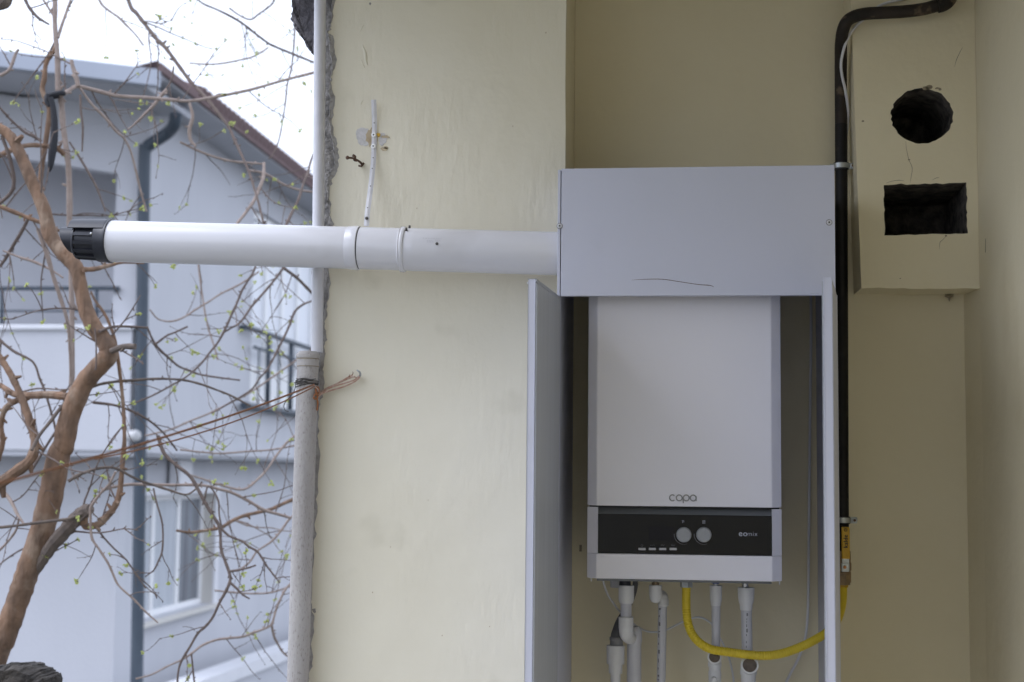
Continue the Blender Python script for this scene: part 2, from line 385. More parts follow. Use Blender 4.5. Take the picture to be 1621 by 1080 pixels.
def blob(px, py, rx, ry, n=26, jag=0.18, seed=1):
    r = random.Random(seed); out = []
    for k in range(n):
        a = 2 * math.pi * k / n; s = 1 + r.uniform(-jag, jag)
        p = ony(px + rx * s * math.cos(a), py + ry * s * math.sin(a), YP); out.append((p.x, p.z))
    return out
for args, m, nm, lb in (((576, 216, 12, 15, 26, 0.14, 2), 'plaster', 'plaster_patch', 'pale grey patch of bare plaster left of the strap'),
                        ((589, 218, 9, 15, 22, 0.2, 3), 'stain', 'plaster_patch', 'brownish scar behind the strap'),
                        ((606, 221, 7, 9, 22, 0.25, 4), 'plaster', 'plaster_patch', 'small bare patch right of the strap')):
    bm = B(); prism_xz(bm, blob(*args), YP - 0.0006 - 0.0004 * args[0] / 606, YP + 0.002); part(nm, bm, m, wall, lb)
for px, py, rx, ry, sd_ in ((610, 217, 6, 2.2, 6), (608, 236, 6, 3.2, 7), (611, 234, 3, 2.5, 8)):
    bm = B(); prism_xz(bm, blob(px, py, rx, ry, 14, 0.25, sd_), YP - 0.0018, YP + 0.002); part('plaster_stain', bm, 'stain', wall)
bm = B(); prism_xz(bm, blob(599.5, 214, 3, 3, 10, 0.3, 9), YP - 0.004, YP + 0.002); part('wall_plug', bm, 'lever', wall, 'yellow plastic wall plug beside the strap')
for px, py, s in ((586, 6, 2.2), (612, 402, 1.2), (700, 1006, 1.2), (590, 938, 1.3), (775, 992, 1.1), (618, 866, 1), (678, 792, 1), (864, 52, 1.5), (505, 586, 2.6),
                  (507, 612, 2.0), (497, 966, 4.0), (495, 806, 2.5), (660, 330, 1), (812, 200, 1.0), (520, 320, 3.5)):
    s *= 0.75
    bm = B(); prism_xz(bm, blob(px, py, s, s * 1.3, 9, 0.4, int(px)), YP - 0.0004, YP + 0.001); part('chip', bm, 'stain' if s < 1.3 else 'concrete', wall)
bm = B()                                    # raised plaster drips near the top left
for pts in ([(574, 72), (578, 84), (579, 96), (582, 104)], [(572, 96), (577, 108)], [(573, 160), (571, 166)], [(575, 40), (570, 50)]):
    tube(bm, smooth_path([ony(x, y, YP + 0.001) for x, y in pts], 4), [0.002, 0.0045, 0.002], 8)
part('plaster_drip', bm, 'cream', wall)
# small nail mark at the left of the boiler on the niche
bm = B(); p = ony(919, 868, -0.001); box(bm, p.x - 0.003, p.x + 0.003, -0.004, 0.001, p.z - 0.008, p.z + 0.008, 0.001); part('chip', bm, 'crack', wall)

# right wall
sw = thing('side_wall', 'plain cream side wall at the right edge, meeting the niche corner', 'wall', (0.78, -3, 0))
bm = B(); prism_xy(bm, [(0.672, -0.0005), (0.6868, -0.12), (0.692, -0.5), (0.695, -8.999), (0.90, -8.999), (0.90, -0.0005)], 0.0, 2.778); part('plaster_face', bm, 'cream_smooth', sw)
bm = B()
pts = [onx(1560, y, 0.6872) for y in (378, 384, 392, 400)]
tube(bm, [p + Vector((0, 0, 0)) for p in pts], 0.0005, 6); part('crack', bm, 'crack', sw)

bm = B(); box(bm, -1.04, -0.93, -8.39, -0.60, 0.001, 0.86, 0.01)  # unseen parapet, added to block light from the low left
single('balcony_parapet', bm, 'cream', 'unseen low cream parapet added along the open left side to block low light', 'parapet')
fw = thing('added_far_wall', 'unseen cream wall added behind the viewer to cut the frontal light', 'wall', (-0.1, -8.6, 0))  # unseen wall, added to keep frontal light out of the balcony
bm = B(); box(bm, -0.95, 0.6715, -8.6, -8.4, 0.0, 2.778); part('plaster_face', bm, 'cream', fw)
# boxed-in duct with round and rectangular openings
duct = thing('boxed_duct', 'cream plastered duct box with a sooty round hole above a rectangular hole', 'duct', (0.545, -0.06, 1.93))
XL, XR, ZB = 0.416, 0.6862, 1.9375
rng = random.Random(11)
bm = B()
def loop(pts, y): return [bm.verts.new((x, y, z)) for x, z in pts]
cc = ony(1459.5, 183.5, YB); cr = 47.5 / F_PX * 3.54
circ = [(cc.x + cr * (1 + rng.uniform(-0.03, 0.03)) * math.cos(a), cc.z + cr * 0.93 * (1 + rng.uniform(-0.02, 0.02)) * math.sin(a)) for a in [2 * math.pi * k / 56 for k in range(56)]]
rc = [(1398.5, 292), (1530, 290), (1531.5, 369), (1401, 372.5)]
rp = []
for (x0, y0), (x1, y1) in zip(rc, rc[1:] + rc[:1]):
    for k in range(14):
        t = k / 14; p = ony(x0 + (x1 - x0) * t + rng.uniform(-1.1, 1.1), y0 + (y1 - y0) * t + rng.uniform(-1.3, 1.3), YB); rp.append((p.x, p.z))
def lx(z): return XL - 0.016 * (z - ZB) / 0.62        # the left edge is out of plumb
outer = [(XL + 0.006, ZB + 0.002)]
n = 14
outer = [(XL + (XR - XL) * k / n, ZB + rng.uniform(-0.0015, 0.0015) + (0.002 if k < 3 else 0)) for k in range(n + 1)] + [(XR, 2.778)] + [(lx(2.778 - k * 0.06), 2.778 - k * 0.06) for k in range(0, 14)]
lo, lc, lr = loop(outer, YB), loop(circ, YB), loop(rp, YB)
es = []
for L in (lo, lc, lr):
    for a, b in zip(L, L[1:] + L[:1]): es.append(bm.edges.new((a, b)))
bmesh.ops.triangle_fill(bm, use_beauty=True, use_dissolve=False, edges=es)
lb_ = [bm.verts.new((v.co.x - 0.004 if v.co.x < XL + 0.01 else v.co.x, 0.0, v.co.z)) for v in lo]
for i in range(len(lo)): bm.faces.new((lo[i], lb_[i], lb_[(i + 1) % len(lo)], lo[(i + 1) % len(lo)]))
part('plaster_shell', bm, 'cream_smooth', duct)
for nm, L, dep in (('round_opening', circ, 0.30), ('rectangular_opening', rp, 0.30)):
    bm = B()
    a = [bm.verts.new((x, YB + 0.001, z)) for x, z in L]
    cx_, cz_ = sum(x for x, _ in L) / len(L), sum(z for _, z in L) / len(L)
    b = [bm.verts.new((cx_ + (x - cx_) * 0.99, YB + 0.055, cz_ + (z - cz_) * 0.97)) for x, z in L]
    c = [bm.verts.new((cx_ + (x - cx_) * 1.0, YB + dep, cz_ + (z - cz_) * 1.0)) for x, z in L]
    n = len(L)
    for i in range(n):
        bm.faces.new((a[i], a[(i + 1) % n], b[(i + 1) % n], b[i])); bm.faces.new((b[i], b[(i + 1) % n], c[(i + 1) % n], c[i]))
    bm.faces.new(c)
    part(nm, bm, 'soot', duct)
def crackline(pts, parent, y=YB, r=0.00055):
    bm = B(); tube(bm, smooth_path([ony(x, yy, y) for x, yy in pts], 3), [r * 0.5, r, r * 1.2, r * 0.4], 6); part('crack', bm, 'crack', parent)
crackline([(1434, 224), (1434.5, 234), (1437, 246), (1439, 254), (1444, 266), (1442, 282), (1441, 289)], duct)
crackline([(1524, 75), (1520, 82), (1514, 95), (1511, 106)], duct)
crackline([(1403, 290), (1412, 287), (1424, 285.5), (1432, 287)], duct)
crackline([(1476, 285), (1482, 282), (1487, 281.5)], duct)
crackline([(1498, 374), (1492, 380), (1488, 384), (1487, 395)], duct)
crackline([(1490, 140.5), (1484, 139.8), (1480, 140.5)], duct, r=0.0016)
for px, py, s in ((1366, 192, 1.8), (1497.5, 373.5, 1.6), (1425, 441, 1), (1471, 138, 4.5), (1465, 140, 4), (1439, 253, 1.5), (1488, 142, 2)):
    p = ony(px, py, YB); bm = B(); k = s / F_PX * 3.54
    prism_xz(bm, [(p.x + k * math.cos(a) * 1.2, p.z + k * math.sin(a) * 0.8) for a in [i * math.pi / 4 for i in range(8)]], YB - 0.0005, YB + 0.0005); part('chip', bm, 'crack', duct)
p = ony(1502.5, 472, -0.006)
bm = B(); tube(bm, [p + Vector((0, 0, 0.004)), p, p + Vector((0, -0.001, -0.008))], [0.011, 0.003, 0.0008], 10)
single('web_clump', bm, 'crack', 'small dark cobweb clump hanging under the duct box near its right end', 'cobweb')

# concrete slab stub at the top left, behind the drainpipe
out = [(497, 84), (491, 78), (487, 75), (483, 66), (479, 58), (474, 55), (467, 47), (464, 39), (460, 30), (458, 20), (460, 9), (463, 4), (461, -10), (452, -40), (450, -70), (560, -70), (560, 80), (520, 110)]
rng = random.Random(5)
bm = B(); pl = [ony(x, y, 0.02) for x, y in out]
a_ = []
dense = []
for p, q in zip(pl, pl[1:] + pl[:1]):
    for k in range(3): dense.append(p.lerp(q, k / 3) + Vector((rng.uniform(-.003, .003), 0, rng.uniform(-.003, .003))))
layers = []
cen = sum(dense, Vector()) / len(dense)
for i, (dy, sc) in enumerate(((0.0, 0.90), (0.012, 0.985), (0.05, 1.0), (0.12, 0.99))):
    layers.append([bm.verts.new(cen + (p - cen) * sc + Vector((rng.uniform(-.003, .003), dy + rng.uniform(-.004, .004), rng.uniform(-.003, .003)))) for p in dense])
n = len(dense)
for A, Bq in zip(layers, layers[1:]):
    for k in range(n): bm.faces.new((A[k], A[(k + 1) % n], Bq[(k + 1) % n], Bq[k]))
bm.faces.new(layers[0]); bm.faces.new(list(reversed(layers[-1])))
single('concrete_stub', bm, 'slab', 'dark rough lump of broken concrete jutting out behind the drainpipe at the top', 'concrete')

# ------------------------------------------------------------------ boiler cabinet
YC = -0.44
cab = thing('boiler_cabinet', 'lilac white sheet metal boiler cabinet with both doors standing open', 'cabinet', (0.024, -0.22, 0.60))
XC0, XC1, ZC0, ZC1 = -0.2705, 0.3235, 1.8845, 2.167
bm = B(); box(bm, XC0 - 0.0045, XC0 - 0.0005, YC + 0.001, -0.0005, 0.60, ZC1 - 0.002, 0.0008)
# folded lip of the side panel
box(bm, XC0 - 0.0045, XC0 + 0.0015, YC - 0.001, YC + 0.0008, 0.60, ZC1 - 0.002, 0.0006)
part('side_panel', bm, 'cab', cab)
bm = B(); box(bm, XC1 - 0.0035, XC1 + 0.0005, YC + 0.001, -0.0005, 0.60, ZC1 - 0.002, 0.0008)
rp_ = part('side_panel', bm, 'cab', cab)
p = onx(1292, 1004, XC1 - 0.004); bm = B(); lathe(bm, Vector((XC1 - 0.0036, p.y, p.z)), (-1, 0, 0), [(0, 0.019), (0.0006, 0.019)], 24); part('hose_hole', bm, 'hole', rp_)
bm = B(); box(bm, XC0, XC1 - 0.004, YC + 0.001, -0.002, ZC1 - 0.005, ZC1 - 0.002, 0.0005); part('top_panel', bm, 'cab', cab)
bm = B(); box(bm, XC0 + 0.0035, XC1, YC - 0.0025, YC - 0.0012, ZC0, ZC1, 0.0005)
box(bm, XC0 + 0.0035, XC1, YC - 0.0012, YC + 0.013, ZC0, ZC0 + 0.0013, 0.0004)
fc = part('front_cover', bm, 'cab', cab)
for px, py in ((886, 358), (1312.5, 352.3)):
    p = ony(px, py, YC - 0.0025); bm = B()
    lathe(bm, p, (0, -1, 0), [(0, 0.0056), (0.0010, 0.0056), (0.0022, 0.0042), (0.0022, 0.002)], 18)
    sc = part('screw', bm, 'pvc_grey', fc)
    bm = B(); lathe(bm, p + Vector((0, -0.0018, 0)), (0, -1, 0), [(0, 0.0020), (0.0006, 0.0020)], 10); part('screw_socket', bm, 'hole', fc)
    bm = B(); lathe(bm, p, (0, -1, 0), [(0, 0.0068), (0.0004, 0.0068)], 18); part('screw_washer', bm, 'dkgrey', fc)
bm = B()
tube(bm, smooth_path([ony(x, y, YC - 0.0026) for x, y in ((1000, 443.5), (1020, 442.3), (1048, 442.2), (1075, 446), (1105, 450.5), (1124, 452), (1130, 454.5))], 5), [0.0002, 0.0006, 0.0007, 0.0006, 0.0008, 0.0003], 6)
part('scratch', bm, 'rust', fc, 'thin brown hairline scratch near the lower edge of the cover')
bm = B(); p = ony(1250, 261.5, -0.02); tube(bm, [Vector((p.x, -0.30, ZC1 - 0.004)), Vector((p.x, -0.30, ZC1 + 0.012))], 0.003, 8); part('bolt', bm, 'wire', cab)

def door(hx, sgn, ang, z0, z1, W, thick):
    """door panel hinged at (hx, YC); sgn=-1 left door, +1 right door; ang = opening angle"""
    d = Vector((math.cos(ang) * -sgn, -math.sin(ang), 0))         # from hinge to free edge
    nrm = Vector((-sgn * d.y * 1.0, sgn * d.x * 1.0, 0)) if False else None
    o = Vector((sgn * math.sin(ang), -sgn * math.cos(ang) * sgn * sgn, 0))
    # outward direction (the face seen from outside the cabinet once open)
    o = Vector((d.y * -1, d.x, 0)); 
    if o.x * sgn < 0: o = -o
    def P(a, t, z): return Vector((hx, YC - 0.003, 0)) + d * a + o * t + Vector((0, 0, z))
    def slab(bm, a0, a1, t0, t1, za, zb, bev):
        t = bmesh.new(); bmesh.ops.create_cube(t, size=1)
        for v in t.verts:
            v.co = P((a0 + a1) / 2 + v.co.x * (a1 - a0), (t0 + t1) / 2 + v.co.y * (t1 - t0), (za + zb) / 2 + v.co.z * (zb - za))
        if bev: bmesh.ops.bevel(t, geom=list(t.edges), offset=bev, segments=2, affect='EDGES', profile=0.5)
        join(bm, t)
    bm = B(); slab(bm, 0, W, 0.0035, thick, z0, z1, 0.0012)
    return bm, slab, P
ZD0, ZD1 = 0.64, 1.8835
DW = 0.298
bm, slab, P = door(-0.2675, -1, R(94.2), ZD0, ZD1, DW, 0.0185)
dl = part('door', bm, 'cab', cab, 'left cabinet door swung open, grey inner sheet showing')
bm = B(); slab(bm, 0.004, DW - 0.001, 0.0, 0.0030, ZD0 + 0.004, ZD1 - 0.008, 0.0005); part('inner_sheet', bm, 'cab_in', dl)
bm = B(); slab(bm, 0.0, DW, 0.0012, 0.0034, ZD1 - 0.006, ZD1 - 0.0005, 0.0005); part('folded_lip', bm, 'cab_in', dl)
bm = B(); slab(bm, -0.006, 0.0005, 0.0, 0.0035, ZD0, ZD1 - 0.004, 0.001); part('hinge_strip', bm, 'cab', dl)
bm = B(); pk = P(DW - 0.008, 0.0185, ZD1 - 0.007); lathe(bm, pk, P(0, 1, 0) - P(0, 0, 0), [(0, 0.002), (0.0015, 0.0032), (0.003, 0.002)], 12); part('rivet', bm, 'pvc', dl)
bm, slab, P = door(0.3075, 1, R(82.4), ZD0, ZD1 - 0.001, DW, 0.0185)
dr = part('door', bm, 'cab', cab, 'right cabinet door seen almost edge on')
bm = B(); slab(bm, 0.004, DW - 0.001, 0.0, 0.0030, ZD0 + 0.004, ZD1 - 0.008, 0.0005); part('inner_sheet', bm, 'cab_in', dr)
bm = B(); slab(bm, 0.02, DW - 0.02, 0.0187, 0.0195, ZD0 + 0.02, ZD1 - 0.02, 0.0003); part('outer_sheet', bm, 'cab', dr)

# ------------------------------------------------------------------ boiler
YBO = -0.39
KB = 3.27 / F_PX                               # metres per photograph pixel on the boiler front
boil = thing('wall_boiler', 'white wall hung combi boiler with black control panel inside the open cabinet', 'boiler', (0, -0.2, 1.271))
bx0, bx1 = -0.2105, 0.2115; ch = 0.0215
def section(x0, x1, yf, c, cy): return [(x0, -0.03), (x0, yf + cy), (x0 + c, yf), (x1 - c, yf), (x1, yf + cy), (x1, -0.03)]
bm = B(); prism_xy(bm, section(bx0, bx1, YBO, ch, 0.020), 1.4285, 1.985, 0.0025); part('front_case', bm, 'boiler', boil)
bm = B(); prism_xy(bm, section(bx0 + 0.004, bx1 - 0.004, YBO + 0.006, ch, 0.02), 1.4255, 1.4285); part('seam', bm, 'hole', boil)
Zp0 = ony(1085, 878.5, YBO).z; Zp1 = ony(1085, 815.5, YBO).z
gx0, gx1 = ony(946.5, 840, YBO).x, ony(1222, 840, YBO).x
low = B()
prism_xy(low, section(bx0, bx1, YBO, ch, 0.020), 1.2705, Zp0, 0.0018)                     # lower lip
prism_xy(low, [(bx0, -0.03), (bx0, YBO + 0.020), (gx0 - 0.0004, YBO + 0.0003), (gx0 - 0.0004, YBO + 0.02), (gx0 + 0.02, -0.03)], Zp0 + 0.0003, 1.4253, 0.0006)
prism_xy(low, [(gx1 + 0.0004, YBO + 0.0003), (bx1, YBO + 0.020), (bx1, -0.03), (gx1 - 0.02, -0.03), (gx1 + 0.0004, YBO + 0.02)], Zp0 + 0.0003, 1.4253, 0.0006)
lp = part('lower_case', low, 'boiler', boil)
bm = B(); box(bm, gx0, gx1, YBO + 0.006, YBO + 0.03, Zp0 + 0.0005, Zp1, 0.0006); cp_ = part('control_panel', bm, 'glass', boil)
bm = B()
v = [(gx0, YBO + 0.008, Zp1 + 0.0003), (gx1, YBO + 0.008, Zp1 + 0.0003), (gx1, YBO + 0.022, 1.4250), (gx0, YBO + 0.022, 1.4250)]
quad(bm, *v); quad(bm, *[(x, y + 0.01, z) for x, y, z in reversed(v)]); part('grey_strip', bm, 'strip', boil)
YG = YBO + 0.006
for px in (1082.6, 1114.2):
    p = ony(px, 846.6, YG); bm = B()
    lathe(bm, p, (0, -1, 0), [(-0.001, 0.0166), (0.0025, 0.0166), (0.0032, 0.0160), (0.0105, 0.0156), (0.0118, 0.0145), (0.0121, 0.012)], 40); kb = part('knob', bm, 'knob', cp_)
    bm = B(); tube(bm, [p + Vector((0.0208 * math.cos(a), -0.0002, 0.0208 * math.sin(a))) for a in [R(175) + R(115) * k / 24 for k in range(25)]], [0.0008, 0.0006, 0.0002], 6); part('dial_mark', bm, 'pale2', cp_)
for x0, x1 in ((1010.6, 1022), (1027, 1038.2), (1043.2, 1054.8), (1059.7, 1071.3)):
    a, b = ony(x0, 867.2, YG), ony(x1, 871.2, YG); bm = B(); box(bm, a.x, b.x, YG - 0.002, YG + 0.001, b.z, a.z, 0.0009); part('button', bm, 'button', cp_)
def dash(pts, r, m, parent, nm='panel_icon'):
    bm = B()
    for line in pts: tube(bm, [ony(x, y, YG - 0.0001) for x, y in line], r, 6)
    part(nm, bm, m, parent)
dash([[(1016, 861), (1016, 864)], [(1014.2, 862.5), (1014.6, 865), (1016, 866), (1017.4, 865), (1017.8, 862.5)]], 0.0004, 'pale2', cp_)      # power symbol
dash([[(1029, 863.2), (1032, 863.2)], [(1033, 864), (1034, 862), (1035.5, 864), (1036.5, 862)]], 0.0004, 'pale2', cp_)
dash([[(1046, 864), (1048, 862.3), (1050, 864), (1052, 862.3)]], 0.0004, 'pale2', cp_)
dash([[(1062, 863), (1069, 863)], [(1063, 864.3), (1068, 864.3)]], 0.0004, 'pale2', cp_)
dash([[(1079.5, 824.5), (1082.5, 824.5), (1082.5, 827)], [(1080.5, 824.5), (1080.5, 828)]], 0.0006, 'pale', cp_)                          # tap symbol
dash([[(1112.5, 824), (1112.5, 829)], [(1114.2, 824), (1114.2, 829)], [(1115.9, 824), (1115.9, 829)], [(1112, 824.6), (1116.4, 824.6)], [(1112, 828.4), (1116.4, 828.4)]], 0.0005, 'pale', cp_)
a, b = ony(1027, 833, YG), ony(1067, 856, YG); bm = B(); box(bm, a.x, b.x, YG - 0.0003, YG + 0.001, b.z, a.z, 0.0001); part('display', bm, 'display', cp_)
a = ony(1176.3, 846, YG - 0.0003); part('panel_lettering', text_bm('eo', 13.0 * KB, (a.x, a.y, a.z), bold=0.03), 'pale', cp_)
a = ony(1191.3, 845.3, YG - 0.0003); part('panel_lettering', text_bm('mix', 15.0 * KB, (a.x, a.y, a.z), bold=-0.012), 'pale', cp_)
# raised round lettering: copa
def ringpts(px, py, r, a0, a1, n=28): return [ony(px, py, YBO - 0.001) + Vector((r * math.cos(R(a0 + (a1 - a0) * k / n)), 0, r * math.sin(R(a0 + (a1 - a0) * k / n)))) for k in range(n + 1)]
LR = 4.5 * KB; sr = 0.00135
logo = B()
tube(logo, ringpts(1064.5, 788.2, LR, 48, 312), sr, 8)
tube(logo, ringpts(1075.2, 788.3, LR, 0, 360), sr, 8)
tube(logo, ringpts(1086.3, 788.4, LR, 0, 360), sr, 8)
c0 = ony(1086.3, 788.4, YBO - 0.001); tube(logo, [c0 + Vector((-LR, 0, 0)), c0 + Vector((-LR, 0, -8.2 * KB))], sr, 8)
tube(logo, ringpts(1097.3, 788.5, LR, 0, 360), sr, 8)
c0 = ony(1097.3, 788.5, YBO - 0.001); tube(logo, [c0 + Vector((LR, 0, 0.6 * LR)), c0 + Vector((LR, 0, -4.6 * KB))], sr, 8)
part('raised_lettering', logo, 'silver', boil)
for px, py in ((936, 917), (1234, 924)):
    p = ony(px, py, YBO + 0.03); bm = B(); cyl(bm, Vector((p.x, p.y, 1.272)), Vector((p.x, p.y, 1.262)), 0.0014, seg=8); part('pin', bm, 'pvc', boil)
bm = B(); box(bm, bx0 + 0.02, bx1 - 0.02, -0.34, -0.06, 1.262, 1.2702, 0.001); part('base_plate', bm, 'strip', boil)

# ------------------------------------------------------------------ flue
A0, A1 = Vector((-1.4, -0.38, 0)), None
pa, pb = ony(175, 382.0, -0.38), ony(870, 401.3, -0.38)
ax = (pb - pa).normalized()
def fat(px):                                    # point on the flue axis seen at a pixel column
    d = ray(px, 390); t = (d.x * (pa.y - EYE.y) - d.y * (pa.x - EYE.x)) / (d.y * ax.x - d.x * ax.y); return pa + ax * t
fl = thing('flue_pipe', 'white horizontal boiler flue with black terminal reaching out past the wall edge', 'flue pipe', tuple(fat(520)))
FRD = 0.0487
def seglen(p, q): return (q - p).length
def flu(name, x0, x1, prof_fn, m, parent=None, label=None):
    p, q = fat(x0), fat(x1); bm = B(); lathe(bm, p, ax, prof_fn(seglen(p, q)), 64); return part(name, bm, m, parent or fl, label)
flu('outer_tube', 164, 560, lambda L: [(0, FRD - 0.004), (0.0, FRD - 0.0013), (0.004, FRD - 0.0006), (L - 0.012, FRD - 0.0006), (L, FRD - 0.0006)], 'flue')
flu('socket_collar', 551, 569.5, lambda L: [(0, FRD - 0.0004), (0.002, FRD + 0.0004), (0.009, FRD + 0.0006), (0.011, FRD + 0.0014), (L - 0.001, FRD + 0.0014), (L, FRD - 0.0004)], 'flue')
flu('joint_gap', 569.6, 571, lambda L: [(0, FRD - 0.001), (L, FRD - 0.001)], 'hole')
flu('middle_tube', 571, 634, lambda L: [(0, FRD - 0.0006), (L, FRD - 0.0006)], 'flue')
cl = flu('clamp_ring', 634, 643, lambda L: [(0, FRD - 0.0005), (0.0006, FRD + 0.0018), (0.0022, FRD + 0.0034), (0.004, FRD + 0.0022), (0.006, FRD + 0.0030), (0.0085, FRD + 0.0036), (L - 0.0004, FRD + 0.002), (L, FRD - 0.0005)], 'flue')
flu('elbow_tube', 643, 890, lambda L: [(0, FRD - 0.0004), (0.02, FRD + 0.0004), (0.024, FRD + 0.0004), (0.027, FRD), (L, FRD)], 'flue')
def onflue(px, ang, extra=0.0):                # ang: degrees up from the side facing the balcony
    c = fat(px); up = Vector((0, 0, 1)); up = (up - ax * up.dot(ax)).normalized(); fr = Vector((0, -1, 0)); 
    n_ = fr * math.cos(R(ang)) + up * math.sin(R(ang)); return c + n_ * (FRD + extra), n_
for px, ang, pr in ((646, 52, cl), (648, 78, cl)):
    p, n_ = onflue(px, ang); bm = B(); cyl(bm, p - n_ * 0.002, p + n_ * 0.006, 0.0030, 0.0022, 10); part('clamp_screw', bm, 'wire', pr)
p, n_ = onflue(697, 9); bm = B(); lathe(bm, p - n_ * 0.001, n_, [(0, 0.0033), (0.0022, 0.0033), (0.0034, 0.0020)], 14); part('screw', bm, 'wire', fl)
# faint stamped print on the elbow tube: rows of tiny marks, unreadable in the photograph
bm = B(); rng = random.Random(2)
for row, (x0, x1, ang) in enumerate(((674, 704, 24), (681, 690, 17.5), (681, 690, 13.5), (694, 702, 18.5))):
    x = x0
    while x < x1:
        wv = rng.uniform(0.9, 2.0)
        q = []
        for xx, aa in ((x, ang - 1.5), (x + wv, ang - 1.5), (x + wv, ang + 1.5), (x, ang + 1.5)): q.append(onflue(xx, aa, 0.0003)[0])
        quad(bm, *q); x += wv + rng.uniform(0.7, 1.4)
part('stamped_print', bm, 'print', fl)
# black terminal
def flat_(px): return fat(px)
ter = B(); p, q = fat(161), fat(181)
lathe(ter, fat(158), ax, [(0, 0.045), (0.0, FRD + 0.0003), (seglen(fat(158), fat(172)), FRD + 0.0012), (seglen(fat(158), fat(174)), FRD + 0.0026), (seglen(fat(158), fat(176.5)), FRD + 0.0026), (seglen(fat(158), fat(177)), FRD - 0.001)], 56)
te = part('terminal', ter, 'black', fl, 'black plastic flue terminal with ribs and rain hood')
bm = B(); L = seglen(fat(124), fat(160)); lathe(bm, fat(124), ax, [(0, 0.036), (0.0, 0.0405), (L, 0.0405)], 48); part('terminal_core', bm, 'black', te)
up = (Vector((0, 0, 1)) - ax * ax.z).normalized(); fr = Vector((0, -1, 0))
bm = B()                                        # ribs of the air inlet
for k in range(14):
    a = 2 * math.pi * k / 14 + 0.2; nn = fr * math.cos(a) + up * math.sin(a); tt = ax.cross(nn)
    p0, p1 = fat(126), fat(160)
    vs_ = []
    for pp in (p0, p1):
        for s_, h_ in ((-1, 0.038), (1, 0.038), (1, 0.0465 if pp is p1 else 0.0445), (-1, 0.0465 if pp is p1 else 0.0445)): vs_.append(bm.verts.new(pp + nn * h_ + tt * s_ * 0.0036))
    for idx in ((0, 1, 2, 3), (7, 6, 5, 4), (0, 4, 5, 1), (1, 5, 6, 2), (2, 6, 7, 3), (3, 7, 4, 0)): bm.faces.new([vs_[i] for i in idx])
part('terminal_ribs', bm, 'black', te)
bm = B()                                        # front ring and hood shell (upper third)
lathe(bm, fat(122.5), ax, [(0, 0.034), (0, 0.0415), (0.002, 0.0440), (0.006, 0.0450), (0.007, 0.041)], 48); part('terminal_ring', bm, 'black', te)
bm = B(); st = []
for px_, rr in ((117, 0.0495), (160, 0.0512), (173, 0.0515)):
    ring = []
    for k in range(17):
        a = R(28) + R(124) * k / 16; nn = fr * math.cos(a) + up * math.sin(a); ring.append((bm.verts.new(fat(px_) + nn * rr), bm.verts.new(fat(px_) + nn * (rr - 0.0025))))
    st.append(ring)
for r0, r1 in zip(st, st[1:]):
    for k in range(16):
        for j in (0, 1):
            f = bm.faces.new((r0[k][j], r0[k + 1][j], r1[k + 1][j], r1[k][j])); f.smooth = True
    bm.faces.new((r0[0][0], r0[0][1], r1[0][1], r1[0][0])); bm.faces.new((r0[16][0], r0[16][1], r1[16][1], r1[16][0]))
for k in range(16): bm.faces.new((st[0][k][0], st[0][k + 1][0], st[0][k + 1][1], st[0][k][1]))
part('rain_hood', bm, 'black', te)
bm = B(); n = 40; ro = []                        # exhaust tube, its mouth cut obliquely
for k in range(n):
    a = 2 * math.pi * k / n; nn = fr * math.cos(a) + up * math.sin(a); hgt = math.sin(a)
    fx_ = 98.5 + (1 - hgt) ** 1.6 * 5.2
    ro.append([bm.verts.new(fat(126) + nn * 0.0302), bm.verts.new(fat(fx_) + nn * 0.0302), bm.verts.new(fat(fx_ + 0.5) + nn * 0.0275), bm.verts.new(fat(140) + nn * 0.0275)])
for k in range(n):
    for j in range(3):
        f = bm.faces.new((ro[k][j], ro[(k + 1) % n][j], ro[(k + 1) % n][j + 1], ro[k][j + 1])); f.smooth = True
part('exhaust_mouth', bm, 'black', te)
p, n_ = onflue(156, 12); bm = B(); lathe(bm, p - n_ * 0.003, n_, [(0, 0.003), (0.0035, 0.003), (0.005, 0.0015)], 12); part('terminal_screw', bm, 'screw', te)

# perforated strap and its screws
st_ = thing('hanging_strap', 'white perforated metal strap screwed to the wall and holding up the flue', 'strap', (-0.7, -0.31, 2.02))
path = [(591.5, 158, -.306), (592.2, 175, -.302), (593, 195, -.296), (592.6, 214, -.294), (592, 232, -.295), (591.4, 250, -.300), (590, 267, -.308), (587.5, 290, -.322), (584.5, 315, -.345), (581.5, 338, -.366), (580, 358, -.378)]
pts = smooth_path([ony(x, y, d) for x, y, d in path], 5)
bm = B(); prev = None; hw = 4.2 / F_PX * 3.35
for i, p in enumerate(pts):
    tdir = (pts[min(i + 1, len(pts) - 1)] - pts[max(i - 1, 0)]).normalized()
    side = Vector((1, 0.25, 0)); side = (side - tdir * side.dot(tdir)).normalized(); nn = tdir.cross(side); 
    if nn.y > 0: nn = -nn
    cur = [bm.verts.new(p - side * hw), bm.verts.new(p + nn * 0.0012), bm.verts.new(p + side * hw), bm.verts.new(p - nn * 0.0012)]
    if prev:
        for k in range(4): bm.faces.new((prev[k], prev[(k + 1) % 4], cur[(k + 1) % 4], cur[k]))
    else: bm.faces.new(cur)
    prev = cur
bm.faces.new(prev)
sb = part('strap_band', bm, 'steel_w', st_)
def near(py): return min(pts, key=lambda p: abs(p.z - ony(590, py, -.3).z))
for py in (195, 250, 267, 300, 335):
    p = near(py); bm = B(); lathe(bm, p + Vector((-0.0006, -0.0016, 0)), (0, -1, 0), [(0, 0.0013), (0.0004, 0.0013)], 10); part('strap_hole', bm, 'hole', sb)
